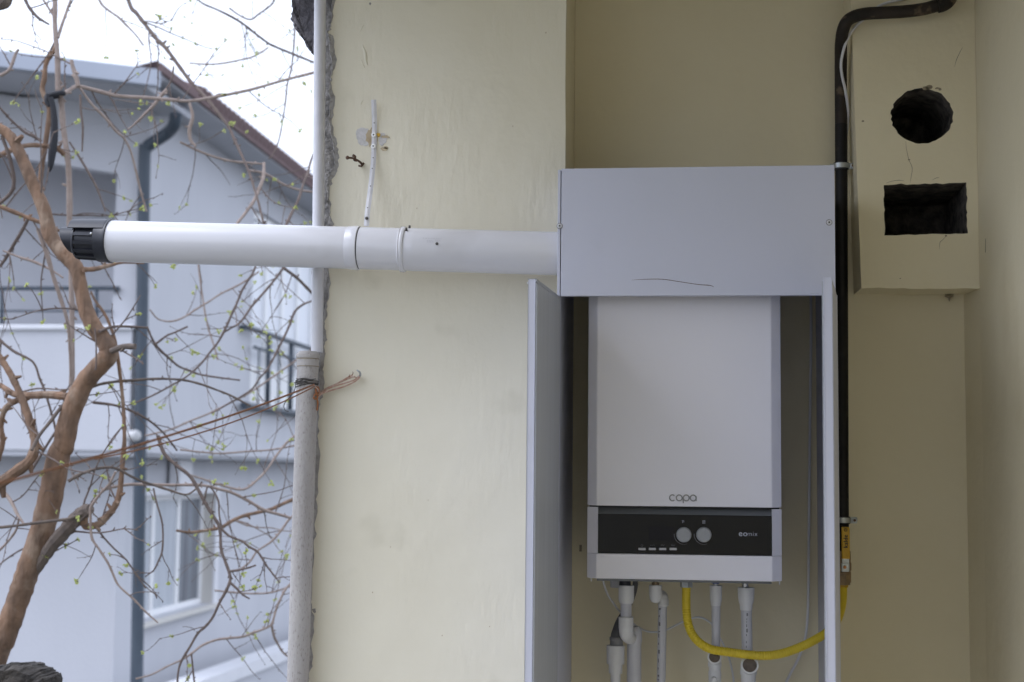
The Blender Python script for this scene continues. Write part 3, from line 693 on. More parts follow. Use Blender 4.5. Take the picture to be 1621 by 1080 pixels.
for py in (213, 232):
    p = near(py) + Vector((-0.001, -0.001, 0)); bm = B(); lathe(bm, p, (0, -1, 0), [(0, 0.0060), (0.002, 0.0060), (0.0036, 0.0046), (0.0036, 0.002)], 16); part('strap_screw', bm, 'frame', st_)
    bm = B(); lathe(bm, p + Vector((0, -0.0034, 0)), (0, -1, 0), [(0, 0.0018), (0.0006, 0.0018)], 8); part('screw_socket', bm, 'hole', st_)
p = near(354) + Vector((0, -0.001, 0)); bm = B(); lathe(bm, p, (0, -1, 0.2), [(0, 0.0036), (0.003, 0.0036), (0.0045, 0.002)], 12); part('strap_screw', bm, 'wire', st_)

# rusty nail and anchor
nl = B()
tube(nl, smooth_path([ony(x, y, d) for x, y, d in ((575, 262, -.285), (569, 256, -.31), (560, 251, -.335), (552, 250, -.35))], 4), [0.0030, 0.0026, 0.0024, 0.0026], 8)
lathe(nl, ony(551, 250, -.352), (-0.6, -0.8, 0), [(0, 0.0042), (0.003, 0.0048), (0.005, 0.003)], 10)
tube(nl, smooth_path([ony(x, y, d) for x, y, d in ((558, 246, -.33), (562, 248, -.328), (561, 253, -.33), (565, 255, -.322))], 4), [0.0034, 0.003, 0.0034, 0.0022], 8)
tube(nl, [ony(568, 262.5, -.300), ony(572, 263.5, -.293), ony(576, 258, -.290)], 0.0022, 8)
single('rusty_nail', nl, 'rust', 'bent rusty nail sticking out of the wall left of the strap', 'nail')

# ------------------------------------------------------------------ drainpipe beside the wall end
YD = -0.315
dp = thing('drainpipe', 'thin white drainpipe running into a wider dirty grey drainpipe beside the wall edge', 'drainpipe', (-0.86, YD, 0))
KD = 3.36 / F_PX
bm = B(); u0, u1 = ony(506.5, 0, YD), ony(501.8, 553, YD)
tube(bm, [u0 + (u0 - u1).normalized() * 0.12, u0.lerp(u1, .5) + Vector((0.0008, 0, 0)), u1 + (u1 - u0).normalized() * 0.008], 9.6 * KD, 24); part('upper_pipe', bm, 'pvc_grey', dp)
l0, l1 = ony(487.5, 566, YD - .01), ony(471.5, 1080, YD - .01); ld = (l1 - l0).normalized()
bm = B(); tube(bm, [l0 + ld * 0.02, l0.lerp(l1, .5), l1 + ld * 1.0], 17.2 * KD, 28); lowp = part('lower_pipe', bm, 'pvc_dirty', dp)
bm = B(); lathe(bm, ony(488, 556.5, YD - .01), ld, [(0, 0.0135), (0, 0.0205), (0.006, 0.0262), (0.009, 0.0278), (0.016, 0.0272), (0.0165, 0.0257), (0.034, 0.0257), (0.0345, 0.0247), (0.05, 0.0247)], 36); cpl = part('socket', bm, 'pvc_dirty', dp)
bm = B(); lathe(bm, ony(488, 556.5, YD - .01) + ld * 0.0163, ld, [(0, 0.0258), (0.0012, 0.0262), (0.0022, 0.0258)], 36); lathe(bm, ony(488, 556.5, YD - .01) + ld * 0.034, ld, [(0, 0.0258), (0.0008, 0.0261), (0.0016, 0.0256)], 36); part('socket_line', bm, 'crack', cpl)
# binding wire round the lower pipe
bw = B(); c = ony(486.2, 606, YD - .01); rng = random.Random(9)
for k in range(6):
    tilt = rng.uniform(-0.15, 0.2); zz = rng.uniform(-0.007, 0.008)
    tube(bw, [c + Vector((math.cos(a) * (0.0255 + 0.001 * math.sin(3 * a + k)), math.sin(a) * 0.0255, zz + math.cos(a) * tilt * 0.03)) for a in [2 * math.pi * j / 26 for j in range(27)]], 0.0010, 6)
for k in range(5):
    p0 = ony(468 + k, 604 + k, YD - .035); tube(bw, smooth_path([p0, p0 + Vector((rng.uniform(-.004, .01), -0.004, rng.uniform(-.004, .004))), p0 + Vector((0.018, -0.004, rng.uniform(-.003, .006)))], 4), 0.0011, 6)
tube(bw, smooth_path([ony(x, y, YD - .036) for x, y in ((468, 607), (467, 615), (464, 622), (459, 628), (453, 635), (450, 640), (449.5, 645), (452, 650), (457, 651.5))], 4), 0.0010, 6)
tube(bw, smooth_path([ony(x, y, YD - .036) for x, y in ((468, 603), (474, 600), (483, 599), (492, 601), (500, 600))], 4), 0.0013, 6)
single('binding_wire', bw, 'wire', 'loops of dark wire wound round the lower drainpipe', 'wire')

# clothesline
def twist(bm, path, R_, r_, pitch, strands=2, seg=6, ph=0.0):
    # resample
    L = [0]
    for a, b in zip(path, path[1:]): L.append(L[-1] + (b - a).length)
    tot = L[-1]; n = max(8, int(tot / (pitch / 7)))
    def at(s):
        k = 0
        while k < len(L) - 2 and L[k + 1] < s: k += 1
        t = (s - L[k]) / max(1e-9, L[k + 1] - L[k]); return path[k].lerp(path[k + 1], t)
    P_ = [at(tot * i / n) for i in range(n + 1)]
    d = (path[-1] - path[0]).normalized(); u = d.orthogonal().normalized(); v = d.cross(u)
    for s in range(strands):
        tube(bm, [p + (u * math.cos(2 * math.pi * (tot * i / n / pitch + s / strands) + ph) + v * math.sin(2 * math.pi * (tot * i / n / pitch + s / strands) + ph)) * R_ for i, p in enumerate(P_)], r_, seg)
cl_ = thing('clothesline', 'brown twisted clothesline stretched from the wall hook across to the lower left edge', 'rope', tuple(ony(500, 622, -0.33)))
s0 = ony(497, 609, -0.365); e0 = ony(-30, 773, -1.95)
def sag(p, q, s, n=24): return [p.lerp(q, i / n) + Vector((0, 0, -s * 4 * (i / n) * (1 - i / n))) for i in range(n + 1)]
bm = B(); twist(bm, sag(s0, e0, 0.010), 0.0010, 0.0012, 0.008, 2); part('rope_strand', bm, 'rope', cl_)
bm = B(); s1 = ony(498, 612, -0.365); e1 = ony(150, 727, -1.40); twist(bm, sag(s1, e1, 0.017), 0.0007, 0.0009, 0.007, 2); part('rope_strand', bm, 'rope', cl_)
# rope wound from the drainpipe to the hook
bm = B()
for pts in ([(497, 611, -.362), (503, 616, -.345), (506, 622, -.325), (515, 616, -.305), (530, 609, -.302), (548, 601, -.302), (562, 596, -.306)],
            [(503, 626, -.33), (512, 619, -.31), (528, 612, -.303), (545, 607, -.303), (560, 602, -.306), (569, 595, -.310)],
            [(504, 628, -.33), (520, 615, -.306), (536, 606, -.304), (552, 597, -.304), (558, 594, -.306)],
            [(505, 624, -.33), (525, 618, -.302), (545, 612, -.303), (562, 604, -.305), (570, 597, -.31)]):
    twist(bm, smooth_path([ony(*p) for p in pts], 6), 0.0009, 0.0011, 0.007, 2, ph=rng.uniform(0, 6))
part('rope_tail', bm, 'rope_pale', cl_, 'pale frayed end of the clothesline doubled back to the hook')
bm = B()
for pts in ([(501, 612, -.335), (500, 618, -.338), (502, 624, -.336), (505, 618, -.33), (503, 612, -.33)], [(497, 627, -.345), (500, 624, -.34), (503, 629, -.335), (499, 632, -.34), (496, 629, -.345)],
            [(502, 630, -.335), (503, 640, -.33), (502, 650, -.33)]):
    tube(bm, smooth_path([ony(*p) for p in pts], 5), 0.0021, 8)
part('rope_knot', bm, 'rope_orange', cl_, 'orange knot of rope in the gap between drainpipe and wall')
bm = B()
for pts in ([(557, 594, -.306), (559, 591, -.309), (558, 588.5, -.31)], [(552, 597, -.305), (554, 593, -.31)], [(561, 597, -.306), (565, 598, -.311)]):
    tube(bm, smooth_path([ony(*p) for p in pts], 4), [0.0012, 0.0006], 6)
part('rope_fray', bm, 'rope', cl_)
bm = B(); tube(bm, smooth_path([ony(x, y, d) for x, y, d in ((566, 597, -.286), (569, 596, -.305), (570.5, 593, -.313), (569, 589, -.318), (565, 586, -.318))], 5), [0.0026, 0.0026, 0.0024, 0.0022, 0.0016], 10)
single('wall_hook', bm, 'steel', 'small steel hook in the wall at the end of the clothesline', 'hook')

# ------------------------------------------------------------------ gas pipe
YPI = -0.055
gp = thing('gas_pipe', 'black gas pipe running down beside the cabinet and bending over the duct box', 'pipe', (0.377, YPI, 1.3))
rP = 9.7 / F_PX * 3.605
v0, v1 = ony(1331.0, 66, YPI), ony(1334.0, 905, YPI)
bm = B(); tube(bm, [v1, v1.lerp(v0, 0.5), v0 + (v1 - v0) * 0.16], rP, 24); part('riser', bm, 'blackpipe', gp)
bm = B()
tube(bm, smooth_path([v0 + (v1 - v0) * 0.159, ony(1331, 130, -.065), ony(1331, 95, -.09), ony(1331.5, 68, -.12), ony(1334.5, 48, -.14), ony(1341, 34, -.151), ony(1353, 26, -.155), ony(1370, 22, -.155), ony(1392, 20.5, -.155), ony(1430, 18.5, -.155), ony(1462, 14.5, -.155), ony(1488, 7.5, -.155)], 6), rP * 0.99, 24)
part('bend', bm, 'rustpipe', gp)
bm = B(); tube(bm, smooth_path([ony(1484, 8.7, -.155), ony(1492, 6.5, -.155), ony(1500, 1, -.155), ony(1504, -8, -.152), ony(1506, -30, -.150), ony(1507, -70, -.150)], 5), rP * 1.22, 20); part('elbow_fitting', bm, 'rustpipe', gp)
def clamp(px, py, ear):
    c = ony(px, py, YPI); b_ = B()
    lathe(b_, c + Vector((0, 0, -0.0085)), (0, 0, 1), [(0, rP + 0.0002), (0, rP + 0.0030), (0.017, rP + 0.0030), (0.017, rP + 0.0002)], 28); ru = part('rubber_lining', b_, 'black', gp)
    b_ = B(); lathe(b_, c + Vector((0, 0, -0.0062)), (0, 0, 1), [(0, rP + 0.003), (0.0005, rP + 0.0052), (0.0120, rP + 0.0052), (0.0125, rP + 0.003)], 28)
    box(b_, c.x + rP + 0.002, c.x + rP + 0.019, c.y - 0.004, c.y + 0.002, c.z - 0.0075, c.z + 0.0075, 0.002)
    box(b_, c.x - rP - 0.012, c.x - rP - 0.002, c.y - 0.004, c.y + 0.002, c.z - 0.006, c.z + 0.006, 0.002)
    cyl(b_, c + Vector((0, rP, 0)), Vector((c.x, -0.0005, c.z)), 0.004)
    o = part('pipe_clamp', b_, 'steel', gp)
    b_ = B(); e = Vector((c.x + rP + 0.0125, c.y - 0.004, c.z)); lathe(b_, e, (0, -1, 0), [(0, 0.0065), (0.0035, 0.0065), (0.0042, 0.0050), (0.0042, 0.0036), (0.0016, 0.0034)], 18); part('clamp_screw', b_, 'steel', o)
    b_ = B(); lathe(b_, e + Vector((0, -0.0017, 0)), (0, -1, 0), [(0, 0.0032), (0.0008, 0.0032)], 12); part('screw_socket', b_, 'rust', o)
clamp(1331.5, 263.5, 1); clamp(1333.8, 823.5, 1)
# ball valve at the foot of the pipe
bv = thing('gas_valve', 'brass gas valve with a yellow lever at the foot of the black pipe', 'valve', tuple(ony(1335, 926, YPI)))
def vz(py): return ony(1335, py, YPI).z
cxv = ony(1334.5, 895, YPI).x
bm = B(); lathe(bm, Vector((cxv, YPI, vz(926))), (0, 0, 1), [(0, 0.0145), (0, 0.0165), (0.006, 0.0165), (0.006, 0.0185), (0.030, 0.0185), (0.032, 0.017), (0.035, 0.0195), (0.050, 0.0195), (0.055, 0.0178), (0.058, 0.0178), (0.060, 0.0185), (0.079, 0.0180), (0.080, 0.016)], 6)
for f in bm.faces: f.smooth = False
part('valve_body', bm, 'brass', bv)
bm = B(); lathe(bm, Vector((cxv + 0.004, YPI - 0.017, vz(896))), (0, -1, 0), [(-0.004, 0.0095), (0.009, 0.0095), (0.010, 0.007)], 18); part('valve_stem', bm, 'brass', bv)
lever = B(); lx0, lx1 = ony(1332, 850, YPI - .03).x, ony(1345, 850, YPI - .03).x
box(lever, lx0, lx1, YPI - 0.034, YPI - 0.028, vz(884), vz(833.5), 0.0022); lv = part('lever', lever, 'lever', bv)
bm = B(); box(bm, lx0 + 0.0005, lx1 - 0.0015, YPI - 0.033, YPI - 0.029, vz(890), vz(883), 0.001); box(bm, lx0 - 0.0015, lx1 - 0.001, YPI - 0.0335, YPI - 0.029, vz(904), vz(889.8), 0.0025); part('lever_plate', bm, 'steel', lv)
bm = B(); lathe(bm, ony(1337.3, 898, YPI - .034), (0, -1, 0), [(-0.002, 0.0042), (0.003, 0.0042), (0.004, 0.0028)], 6); part('lever_nut', bm, 'copper', lv)
c = ony(1338.7, 857, YPI - 0.0343); part('lever_lettering', text_bm('kalde', 20 / F_PX * 3.58, (c.x, c.y, c.z), bold=0.08, rotz=R(90), height=6.5 / F_PX * 3.58), 'ink', lv)
bm = B(); c = ony(1338.5, 839, YPI - 0.0343); tube(bm, [c + Vector((0.0034 * math.cos(a), 0, 0.0034 * math.sin(a))) for a in [2 * math.pi * k / 18 for k in range(19)]], 0.0006, 5)
tube(bm, [c + Vector((-0.0018, 0, 0)), c + Vector((0.0018, 0, 0))], 0.0005, 5); part('lever_mark', bm, 'ink', lv)

# yellow gas hose: valve -> hole in the cabinet side -> boiler
gh = thing('gas_hose', 'yellow corrugated gas hose curving from the boiler to the black pipe', 'hose', tuple(ony(1180, 1040, -0.2)))
rH = 0.0098
hp = [(1086.5, 926, -.215), (1086.3, 950, -.215), (1087, 972, -.217), (1090, 990, -.22), (1097, 1006, -.225), (1109, 1019, -.23), (1126, 1028, -.232), (1150, 1032, -.232), (1180, 1036, -.23), (1212, 1038, -.225), (1240, 1034, -.215), (1268, 1024, -.20), (1292, 1012, -.185), (1310, 1000, -.165), (1324, 984, -.13), (1331, 966, -.095), (1334, 948, -.068), (1334.5, 928, YPI)]
pts = smooth_path([ony(*p) for p in hp], 30)
L = [0]
for a, b in zip(pts, pts[1:]): L.append(L[-1] + (b - a).length)
nst = int(L[-1] / 0.00105); rp_, ps_ = [], []
k = 0
for i in range(nst + 1):
    s = L[-1] * i / nst
    while k < len(L) - 2 and L[k + 1] < s: k += 1
    ps_.append(pts[k].lerp(pts[k + 1], (s - L[k]) / max(1e-9, L[k + 1] - L[k])))
    amp = 0.0006 if 0.05 < s < 0.43 else 0.00025
    rp_.append(rH + amp * math.sin(2 * math.pi * s / 0.0056))
bm = B(); tube(bm, ps_, rp_, 20); part('hose_body', bm, 'yellow', gh)
bm = B(); p = ony(1086.5, 930, -.215); lathe(bm, p, (0, 0, 1), [(0, 0.0125), (0.002, 0.0145), (0.012, 0.0145), (0.014, 0.0125), (0.03, 0.011)], 6)
for f in bm.faces: f.smooth = False
part('hex_nut', bm, 'steel', gh)
bm = B(); p = ony(1334.5, 930, YPI); lathe(bm, p, (0, 0, 1), [(0, 0.011), (0.003, 0.0125), (0.010, 0.0125)], 24); part('end_sleeve', bm, 'lever', gh)

# ------------------------------------------------------------------ water pipes under the boiler
WY = -0.20
KW = 3.46 / F_PX
ZB0 = 1.268
G_W = 'plastic water pipes under the boiler'
def wp(px, py, y=WY): return ony(px, py, y)
def lathe_down(bm, px, y, prof, seg=28):
    """prof: (pixel row, pixel half width) from top to bottom at column px"""
    p0 = ony(px, prof[0][0], y); k = (y - EYE.y) / F_PX
    lathe(bm, p0, (0, 0, -1), [(p0.z - ony(px, r_, y).z, hw_ * k) for r_, hw_ in prof], seg)
def text_down(body, px, y0_, y1_, y, parent, w_px):
    a, b = ony(px, y0_, y), ony(px, y1_, y)
    part('pipe_print', text_bm(body, a.z - b.z, ((a.x + b.x) / 2, y, (a.z + b.z) / 2), rotz=R(90), height=w_px * KW), 'ink', parent)
# 1 relief drain
t = thing('relief_pipe', 'white plastic pipe with black collar and elbow, leftmost under the boiler', 'pipe', tuple(wp(992, 1080)), G_W)
bm = B(); lathe_down(bm, 989.5, WY, [(912, 8.5), (928, 9.5)]); part('black_collar', bm, 'black', t)
bm = B(); lathe_down(bm, 991.5, WY, [(926.5, 10), (927, 12.2), (951, 12.0), (955, 10.5)]); part('coupling', bm, 'pvc', t)
bm = B(); lathe_down(bm, 991, WY, [(952, 8.8), (978, 8.6)]); part('pipe_length', bm, 'pvc_grey', t)
bm = B(); lathe_down(bm, 991, WY, [(976, 10.2), (977, 11.6), (995, 11.6)])
tube(bm, smooth_path([wp(991, 993), wp(991.5, 1003, WY + 0.004), wp(995, 1009, WY + .025), wp(1000, 1010, WY + .05)], 5), [11.5 * KW, 11 * KW, 10 * KW, 10 * KW], 24); part('elbow', bm, 'pvc', t)
bm = B(); lathe_down(bm, 1004, WY + .055, [(992, 9), (998, 12), (1014, 12.3), (1018, 11.3), (1019, 11.2), (1180, 11.2)]); part('pipe_length', bm, 'pvc_grey', t)
# 2 siphon hose at far left
t = thing('siphon_hose', 'dark grey rubber hose narrowing into a stepped white drain fitting, left of the relief pipe', 'hose', tuple(wp(974, 1080)))
bm = B(); tube(bm, smooth_path([wp(1006, 916, WY + .06), wp(1004, 935, WY + .06), wp(992, 965, WY + .055), wp(982, 985, WY + .05), wp(977, 1004, WY + .045), wp(976, 1014, WY + .045)], 5), [4 * KW, 4.5 * KW, 5.5 * KW, 7.5 * KW, 9.5 * KW, 10 * KW], 18); part('hose_body', bm, 'dkgrey', t)
bm = B(); lathe_down(bm, 976, WY + .045, [(1008, 9.5), (1009, 11), (1013, 11), (1014, 10), (1024, 10)]); part('rubber_sleeve', bm, 'midgrey', t)
bm = B(); lathe_down(bm, 974.5, WY + .045, [(1021.5, 12), (1022, 14.0), (1051, 13.8), (1051.5, 10.8), (1066, 10.5), (1066.5, 7.9), (1079, 7.8), (1160, 7.8)]); part('stepped_fitting', bm, 'pvc', t)
# 3 second pipe
t = thing('heating_pipe', 'white pipe with rounded cap elbow stepping back to a printed pipe, second under the boiler', 'pipe', tuple(wp(1048, 1080)), G_W)
bm = B(); lathe_down(bm, 1037.5, WY, [(912, 3.8), (922, 3.8), (922.2, 6), (926, 6)]); part('metal_stub', bm, 'brass', t)
bm = B(); lathe_down(bm, 1037.8, WY, [(926, 8), (926.5, 10.2), (940, 10.0), (948, 9.2), (953, 6.5), (955, 2)])
tube(bm, smooth_path([wp(1039, 944), wp(1043, 942, WY + .02), wp(1049, 944, WY + .05), wp(1050.5, 955, WY + .055)], 5), [8.2 * KW, 8 * KW, 8 * KW, 8 * KW], 20); part('elbow', bm, 'pvc', t)
bm = B(); lathe_down(bm, 1050, WY + .055, [(944, 7.5), (950, 8.4), (958, 8.4), (960, 7)]); part('coupling', bm, 'pvc', t)
bm = B(); tube(bm, [wp(1049, 958, WY + .055), wp(1046.5, 1080, WY + .055), wp(1045, 1180, WY + .055)], 7.0 * KW, 24); pp = part('pipe_length', bm, 'pvc_grey', t)
for a, b_, tx in ((966, 992, 'PPRC PN'), (1000, 1034, 'II  II  I'), (1040, 1078, 'PPRC PN')):
    pass
def marks(px0, px1, y0_, y1_, y, rpx, parent, seed, side=0.0):
    r = random.Random(seed); bm = B(); yy = y0_
    while yy < y1_:
        hgt = r.choice((2.0, 3.2, 4.5, 6)); t_ = (yy - y0_) / (y1_ - y0_); c_ = px0 + (px1 - px0) * t_
        for j in range(r.choice((1, 1, 2))):
            x_ = c_ + j * 1.4; k_ = rpx * KW; off = (x_ - (c_ - side)) * KW; dy = -math.sqrt(max(1e-8, k_ * k_ - off * off)) - 0.0003
            p_, q_ = ony(x_, yy, y), ony(x_ + 0.9, min(yy + hgt, y1_), y)
            quad(bm, (p_.x, y + dy, p_.z), (q_.x, y + dy, p_.z), (q_.x, y + dy, q_.z), (p_.x, y + dy, q_.z))
        yy += hgt + r.choice((2.5, 4, 8))
    part('pipe_print', bm, 'ink', parent)
marks(1043.5, 1041, 962, 1080, WY + .055, 7.0, pp, 3, side=-4.0)
# 4 cold inlet
t = thing('cold_water_pipe', 'grey white water pipe with a blue ring at its top, right of the yellow hose', 'pipe', tuple(wp(1133, 1080)), G_W)
bm = B(); lathe_down(bm, 1133, WY, [(912, 7), (923, 7), (924, 5)]); part('blue_ring', bm, 'blue', t)
bm = B(); lathe_down(bm, 1133, WY, [(923, 4.5), (928, 4.5)]); part('metal_stub', bm, 'screw', t)
bm = B(); lathe_down(bm, 1133.2, WY, [(926.5, 8), (927, 9.8), (950, 9.4), (954, 8.2), (958.5, 8.2), (959, 7.2)]); part('coupling', bm, 'pvc', t)
bm = B(); lathe_down(bm, 1133.3, WY, [(958, 7.0), (1040, 6.6)]); part('pipe_length', bm, 'pvc_grey', t)
def angle_valve(px, py, s, dark):
    c_ = wp(px, py, WY - 0.024); n_ = Vector((0.02, -1, 0.28)).normalized()
    b_ = B(); lathe(b_, c_ - n_ * 0.028, n_, [(0, 0.85 * s), (0.02, 1.0 * s), (0.028, 1.0 * s), (0.0285, 0.80 * s), (0.018, 0.78 * s)], 30); o_ = part('valve_neck', b_, 'pvc', t)
    b_ = B(); lathe(b_, c_ - n_ * 0.003, n_, [(0, 0.77 * s), (0.001, 0.77 * s)], 26); part('valve_socket', b_, dark, o_)
    return c_
angle_valve(1131.2, 1040, 10.8 * KW, 'socket')
bm = B(); lathe_down(bm, 1131.5, WY + .004, [(1042, 8), (1046, 10), (1054, 10.5), (1058, 9.2), (1062, 9.2), (1064, 10), (1084, 9.6), (1180, 8)]); vb = part('valve_body', bm, 'pvc', t)
bm = B(); p = wp(1130.5, 1075, WY - .012); lathe(bm, p, (0, -1, 0), [(-0.004, 0.006), (0.008, 0.006), (0.012, 0.0045), (0.013, 0.002)], 18); part('valve_button', bm, 'pvc', vb)
# 5 hot outlet
t = thing('hot_water_pipe', 'white printed pipe below a steel stub, rightmost under the boiler', 'pipe', tuple(wp(1183, 1080)), G_W)
bm = B(); lathe_down(bm, 1179.5, WY, [(912, 6), (923.5, 6), (924, 5), (930, 5)]); part('metal_stub', bm, 'screw', t)
bm = B(); lathe_down(bm, 1181, WY, [(929.5, 10.5), (930, 13), (946, 12.6), (954, 11.2), (957, 9.8), (965, 9.6), (966, 8.6)]); part('coupling', bm, 'pvc', t)
bm = B(); tube(bm, [wp(1181.5, 964), wp(1183.0, 1040)], 8.4 * KW, 24); pp = part('pipe_length', bm, 'pvc_grey', t)
marks(1181.5, 1180.5, 970, 1026, WY, 8.4, pp, 5, side=0)
angle_valve(1186.8, 1053, 13.6 * KW, 'socket')
bm = B(); lathe_down(bm, 1184.5, WY + .006, [(1050, 9), (1056, 12), (1066, 13), (1070, 11.5), (1180, 11)]); part('valve_body', bm, 'pvc', t)
# grey socket behind the left cable
bm = B(); a, b = wp(966, 910, -.05), wp(981, 931, -.05); box(bm, a.x, b.x, -0.055, -0.001, b.z, a.z, 0.004)
single('wall_socket', bm, 'pvc_grey', 'pale grey box on the niche wall behind the leftmost cable', 'socket box')
# white cables
def cable(label, pts, r=0.0024, group=None):
    bm = B(); tube(bm, smooth_path([ony(*p) for p in pts], 7), r, 10); return single('cable', bm, 'cable', label, 'cable', group)
cable('white cable drooping from the boiler left underside, behind the pipes and the yellow hose', [(954, 914, -.16), (957, 928, -.16), (963, 943, -.155), (972, 956, -.15), (981, 968, -.12), (996, 982, -.10), (1010, 993, -.10), (1026, 1000, -.10), (1045, 1000, -.10), (1060, 995, -.10), (1080, 985, -.10), (1096, 978.5, -.10), (1110, 978, -.10), (1122, 984, -.09), (1128, 990, -.07), (1136, 1004, -.06), (1146, 1022, -.06), (1155, 1045, -.06), (1161, 1075, -.06), (1163, 1110, -.06)])
cable('white cable hanging down along the right cabinet side to the floor', [(1283, 440, -.03), (1284, 520, -.03), (1282.5, 640, -.03), (1281, 780, -.03), (1280, 880, -.03), (1279, 960, -.03), (1275, 1008, -.03), (1265, 1040, -.03), (1252, 1065, -.03), (1243, 1085, -.03), (1232, 1125, -.03)], 0.0032)
cable('white cable looping out behind the black gas pipe bend', [(1440, -4, -.128), (1395, 8, -.127), (1368, 30, -.127), (1354, 43, -.128), (1344, 57, -.130), (1336, 77, -.130), (1331.5, 100, -.112), (1333, 120, -.098), (1338, 142, -.085), (1341.5, 165, -.068), (1342.5, 185, -.055), (1340, 215, -.03)], 0.0034)
bm = B()
tube(bm, [ony(963 + 0, 0, -.1)] * 0 + [ony(1000 + k * 3, 986 + k * 3, -.102) + Vector((0, -0.003, 0)) for k in range(2)], 0.001, 6)
bm.free()

# ------------------------------------------------------------------ neighbouring house
YF = 11.0
XS = ony(228, 500, YF).x
house = thing('neighbour_house', 'blurred blue grey two storey house with red eave tiles behind the bare branches', 'house', (XS - 3, YF + 3, ZG))
def fz(py, px=110, y=YF): return ony(px, py, y).z
zled_t, zled_b, zslab = fz(516), fz(524.5), fz(713)
ztop = fz(168); zrec = fz(196)
XW = -13.0
bm = B()
box(bm, XW, XS, YF, YF + 1.6, zrec, ztop + 0.1)                                   # band over the recess
box(bm, ony(181, 400, YF).x, XS, YF, YF + 1.6, zslab, zrec)                        # corner pier
box(bm, XW, ony(181, 400, YF).x - 0.001, YF + 1.5, YF + 1.75, zslab, zrec)         # recess back wall
box(bm, XW, XS - 0.4, YF + 0.5, YF + 0.75, ZG, zslab - 0.01)                       # lower front wall
part('front_wall', bm, 'hpaint', house)
bm = B(); box(bm, XW, ony(207, 600, YF - .12).x, YF - 0.12, YF + 0.05, zslab, zled_b); part('balcony_parapet', bm, 'hpaint', house)
bm = B(); box(bm, XW, ony(211, 520, YF - .15).x, YF - 0.16, YF + 0.1, zled_b, zled_t, 0.015); part('balcony_ledge', bm, 'hwhite', house)
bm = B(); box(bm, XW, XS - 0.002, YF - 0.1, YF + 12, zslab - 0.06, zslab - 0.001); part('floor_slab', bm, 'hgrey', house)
rail = B(); yr = YF - 0.03
a, b = ony(-120, 457, yr), ony(176, 456.5, yr)
tube(rail, smooth_path([a, a.lerp(b, .5), b, ony(183, 457.5, yr), ony(184.5, 463, yr)], 4), 0.022, 10)
tube(rail, [ony(-120, 492, yr), ony(178, 493, yr)], 0.011, 8)
rl = part('balcony_rail', rail, 'hdark', house)
for px in (-72, 3, 153):
    bm = B(); tube(bm, [ony(px, 457, yr), ony(px, 517, yr)], 0.020 if px > 0 else 0.02, 8); part('rail_post', bm, 'hdark', rl)
# side wall, upper storey, with the french door opening
def sy(px, X=XS): return onx(px, 600, X).y
def sz(px, py, X=XS): return onx(px, py, X).z
yd0, yd1 = sy(396), sy(520)
zd0, zd1 = sz(396, 643), sz(405, 330)
bm = B()
box(bm, XS - 0.25, XS + 0.001, YF + 1.601, yd0, zslab, ztop + 0.1)
box(bm, XS - 0.25, XS + 0.001, yd1, YF + 14, zslab, ztop + 0.1)
box(bm, XS - 0.25, XS + 0.001, yd0 + .001, yd1 - .001, zd1, ztop + 0.1)
box(bm, XS - 0.25, XS + 0.001, yd0 + .001, yd1 - .001, zslab, zd0)
box(bm, XS - 0.01, XS + 0.03, YF + 0.1, YF + 14, zslab - 0.02, zslab + 0.10)       # string course
part('side_wall', bm, 'hpaint', house)
XL2 = XS - 0.40
yw0, yw1 = sy(232, XL2), sy(345, XL2)
zw0, zw1 = onx(300, 965, XL2).z, onx(300, 782, XL2).z
bm = B()
box(bm, XL2 - 0.25, XL2, YF + 0.751, yw0, ZG, zslab - 0.07); box(bm, XL2 - 0.25, XL2, yw1, YF + 14, ZG, zslab - 0.07)
box(bm, XL2 - 0.25, XL2, yw0 + .001, yw1 - .001, zw1, zslab - 0.07); box(bm, XL2 - 0.25, XL2, yw0 + .001, yw1 - .001, ZG, zw0)
part('lower_side_wall', bm, 'hpaint', house)
# lower window: surround, frame, two sashes, panes, curtains, dim room
wn = B(); fx = XL2 - 0.17
box(wn, fx - .03, fx + .03, yw0, yw1, zw0, zw0 + 0.07, .006); box(wn, fx - .03, fx + .03, yw0, yw1, zw1 - 0.07, zw1, .006)
W_ = yw1 - yw0
for t0, t1 in ((0, 0.07), (W_ * 0.28, W_ * 0.28 + 0.09), (W_ * 0.62, W_ * 0.62 + 0.10), (W_ - 0.07, W_)):
    box(wn, fx - .029, fx + .031, yw0 + t0, yw0 + t1, zw0 + 0.071, zw1 - 0.071, .006)
wo = part('window', wn, 'frame', house)
bm = B()
for y0_, y1_, z0_, z1_ in ((yw0 - .12, yw0, zw0 - .04, zw1 + .12), (yw1, yw1 + .14, zw0 - .04, zw1 + .12), (yw0 + .001, yw1 - .001, zw1, zw1 + .12)): box(bm, XL2 - .001, XL2 + .03, y0_, y1_, z0_, z1_, .004)
part('window_surround', bm, 'hwhite', wo)
bm = B(); box(bm, fx + .031, XL2, yw1 - 0.004, yw1 - .0005, zw0 + .001, zw1 - .001); box(bm, fx + .031, XL2, yw0 + .0005, yw0 + .004, zw0 + .001, zw1 - .001); part('window_reveal', bm, 'cream_reveal', wo)
bm = B(); box(bm, fx + .03, XL2 + .09, yw0 - .1, yw1 + .1, zw0 - .05, zw0 - .002, .006); part('window_sill', bm, 'cream_reveal', wo)
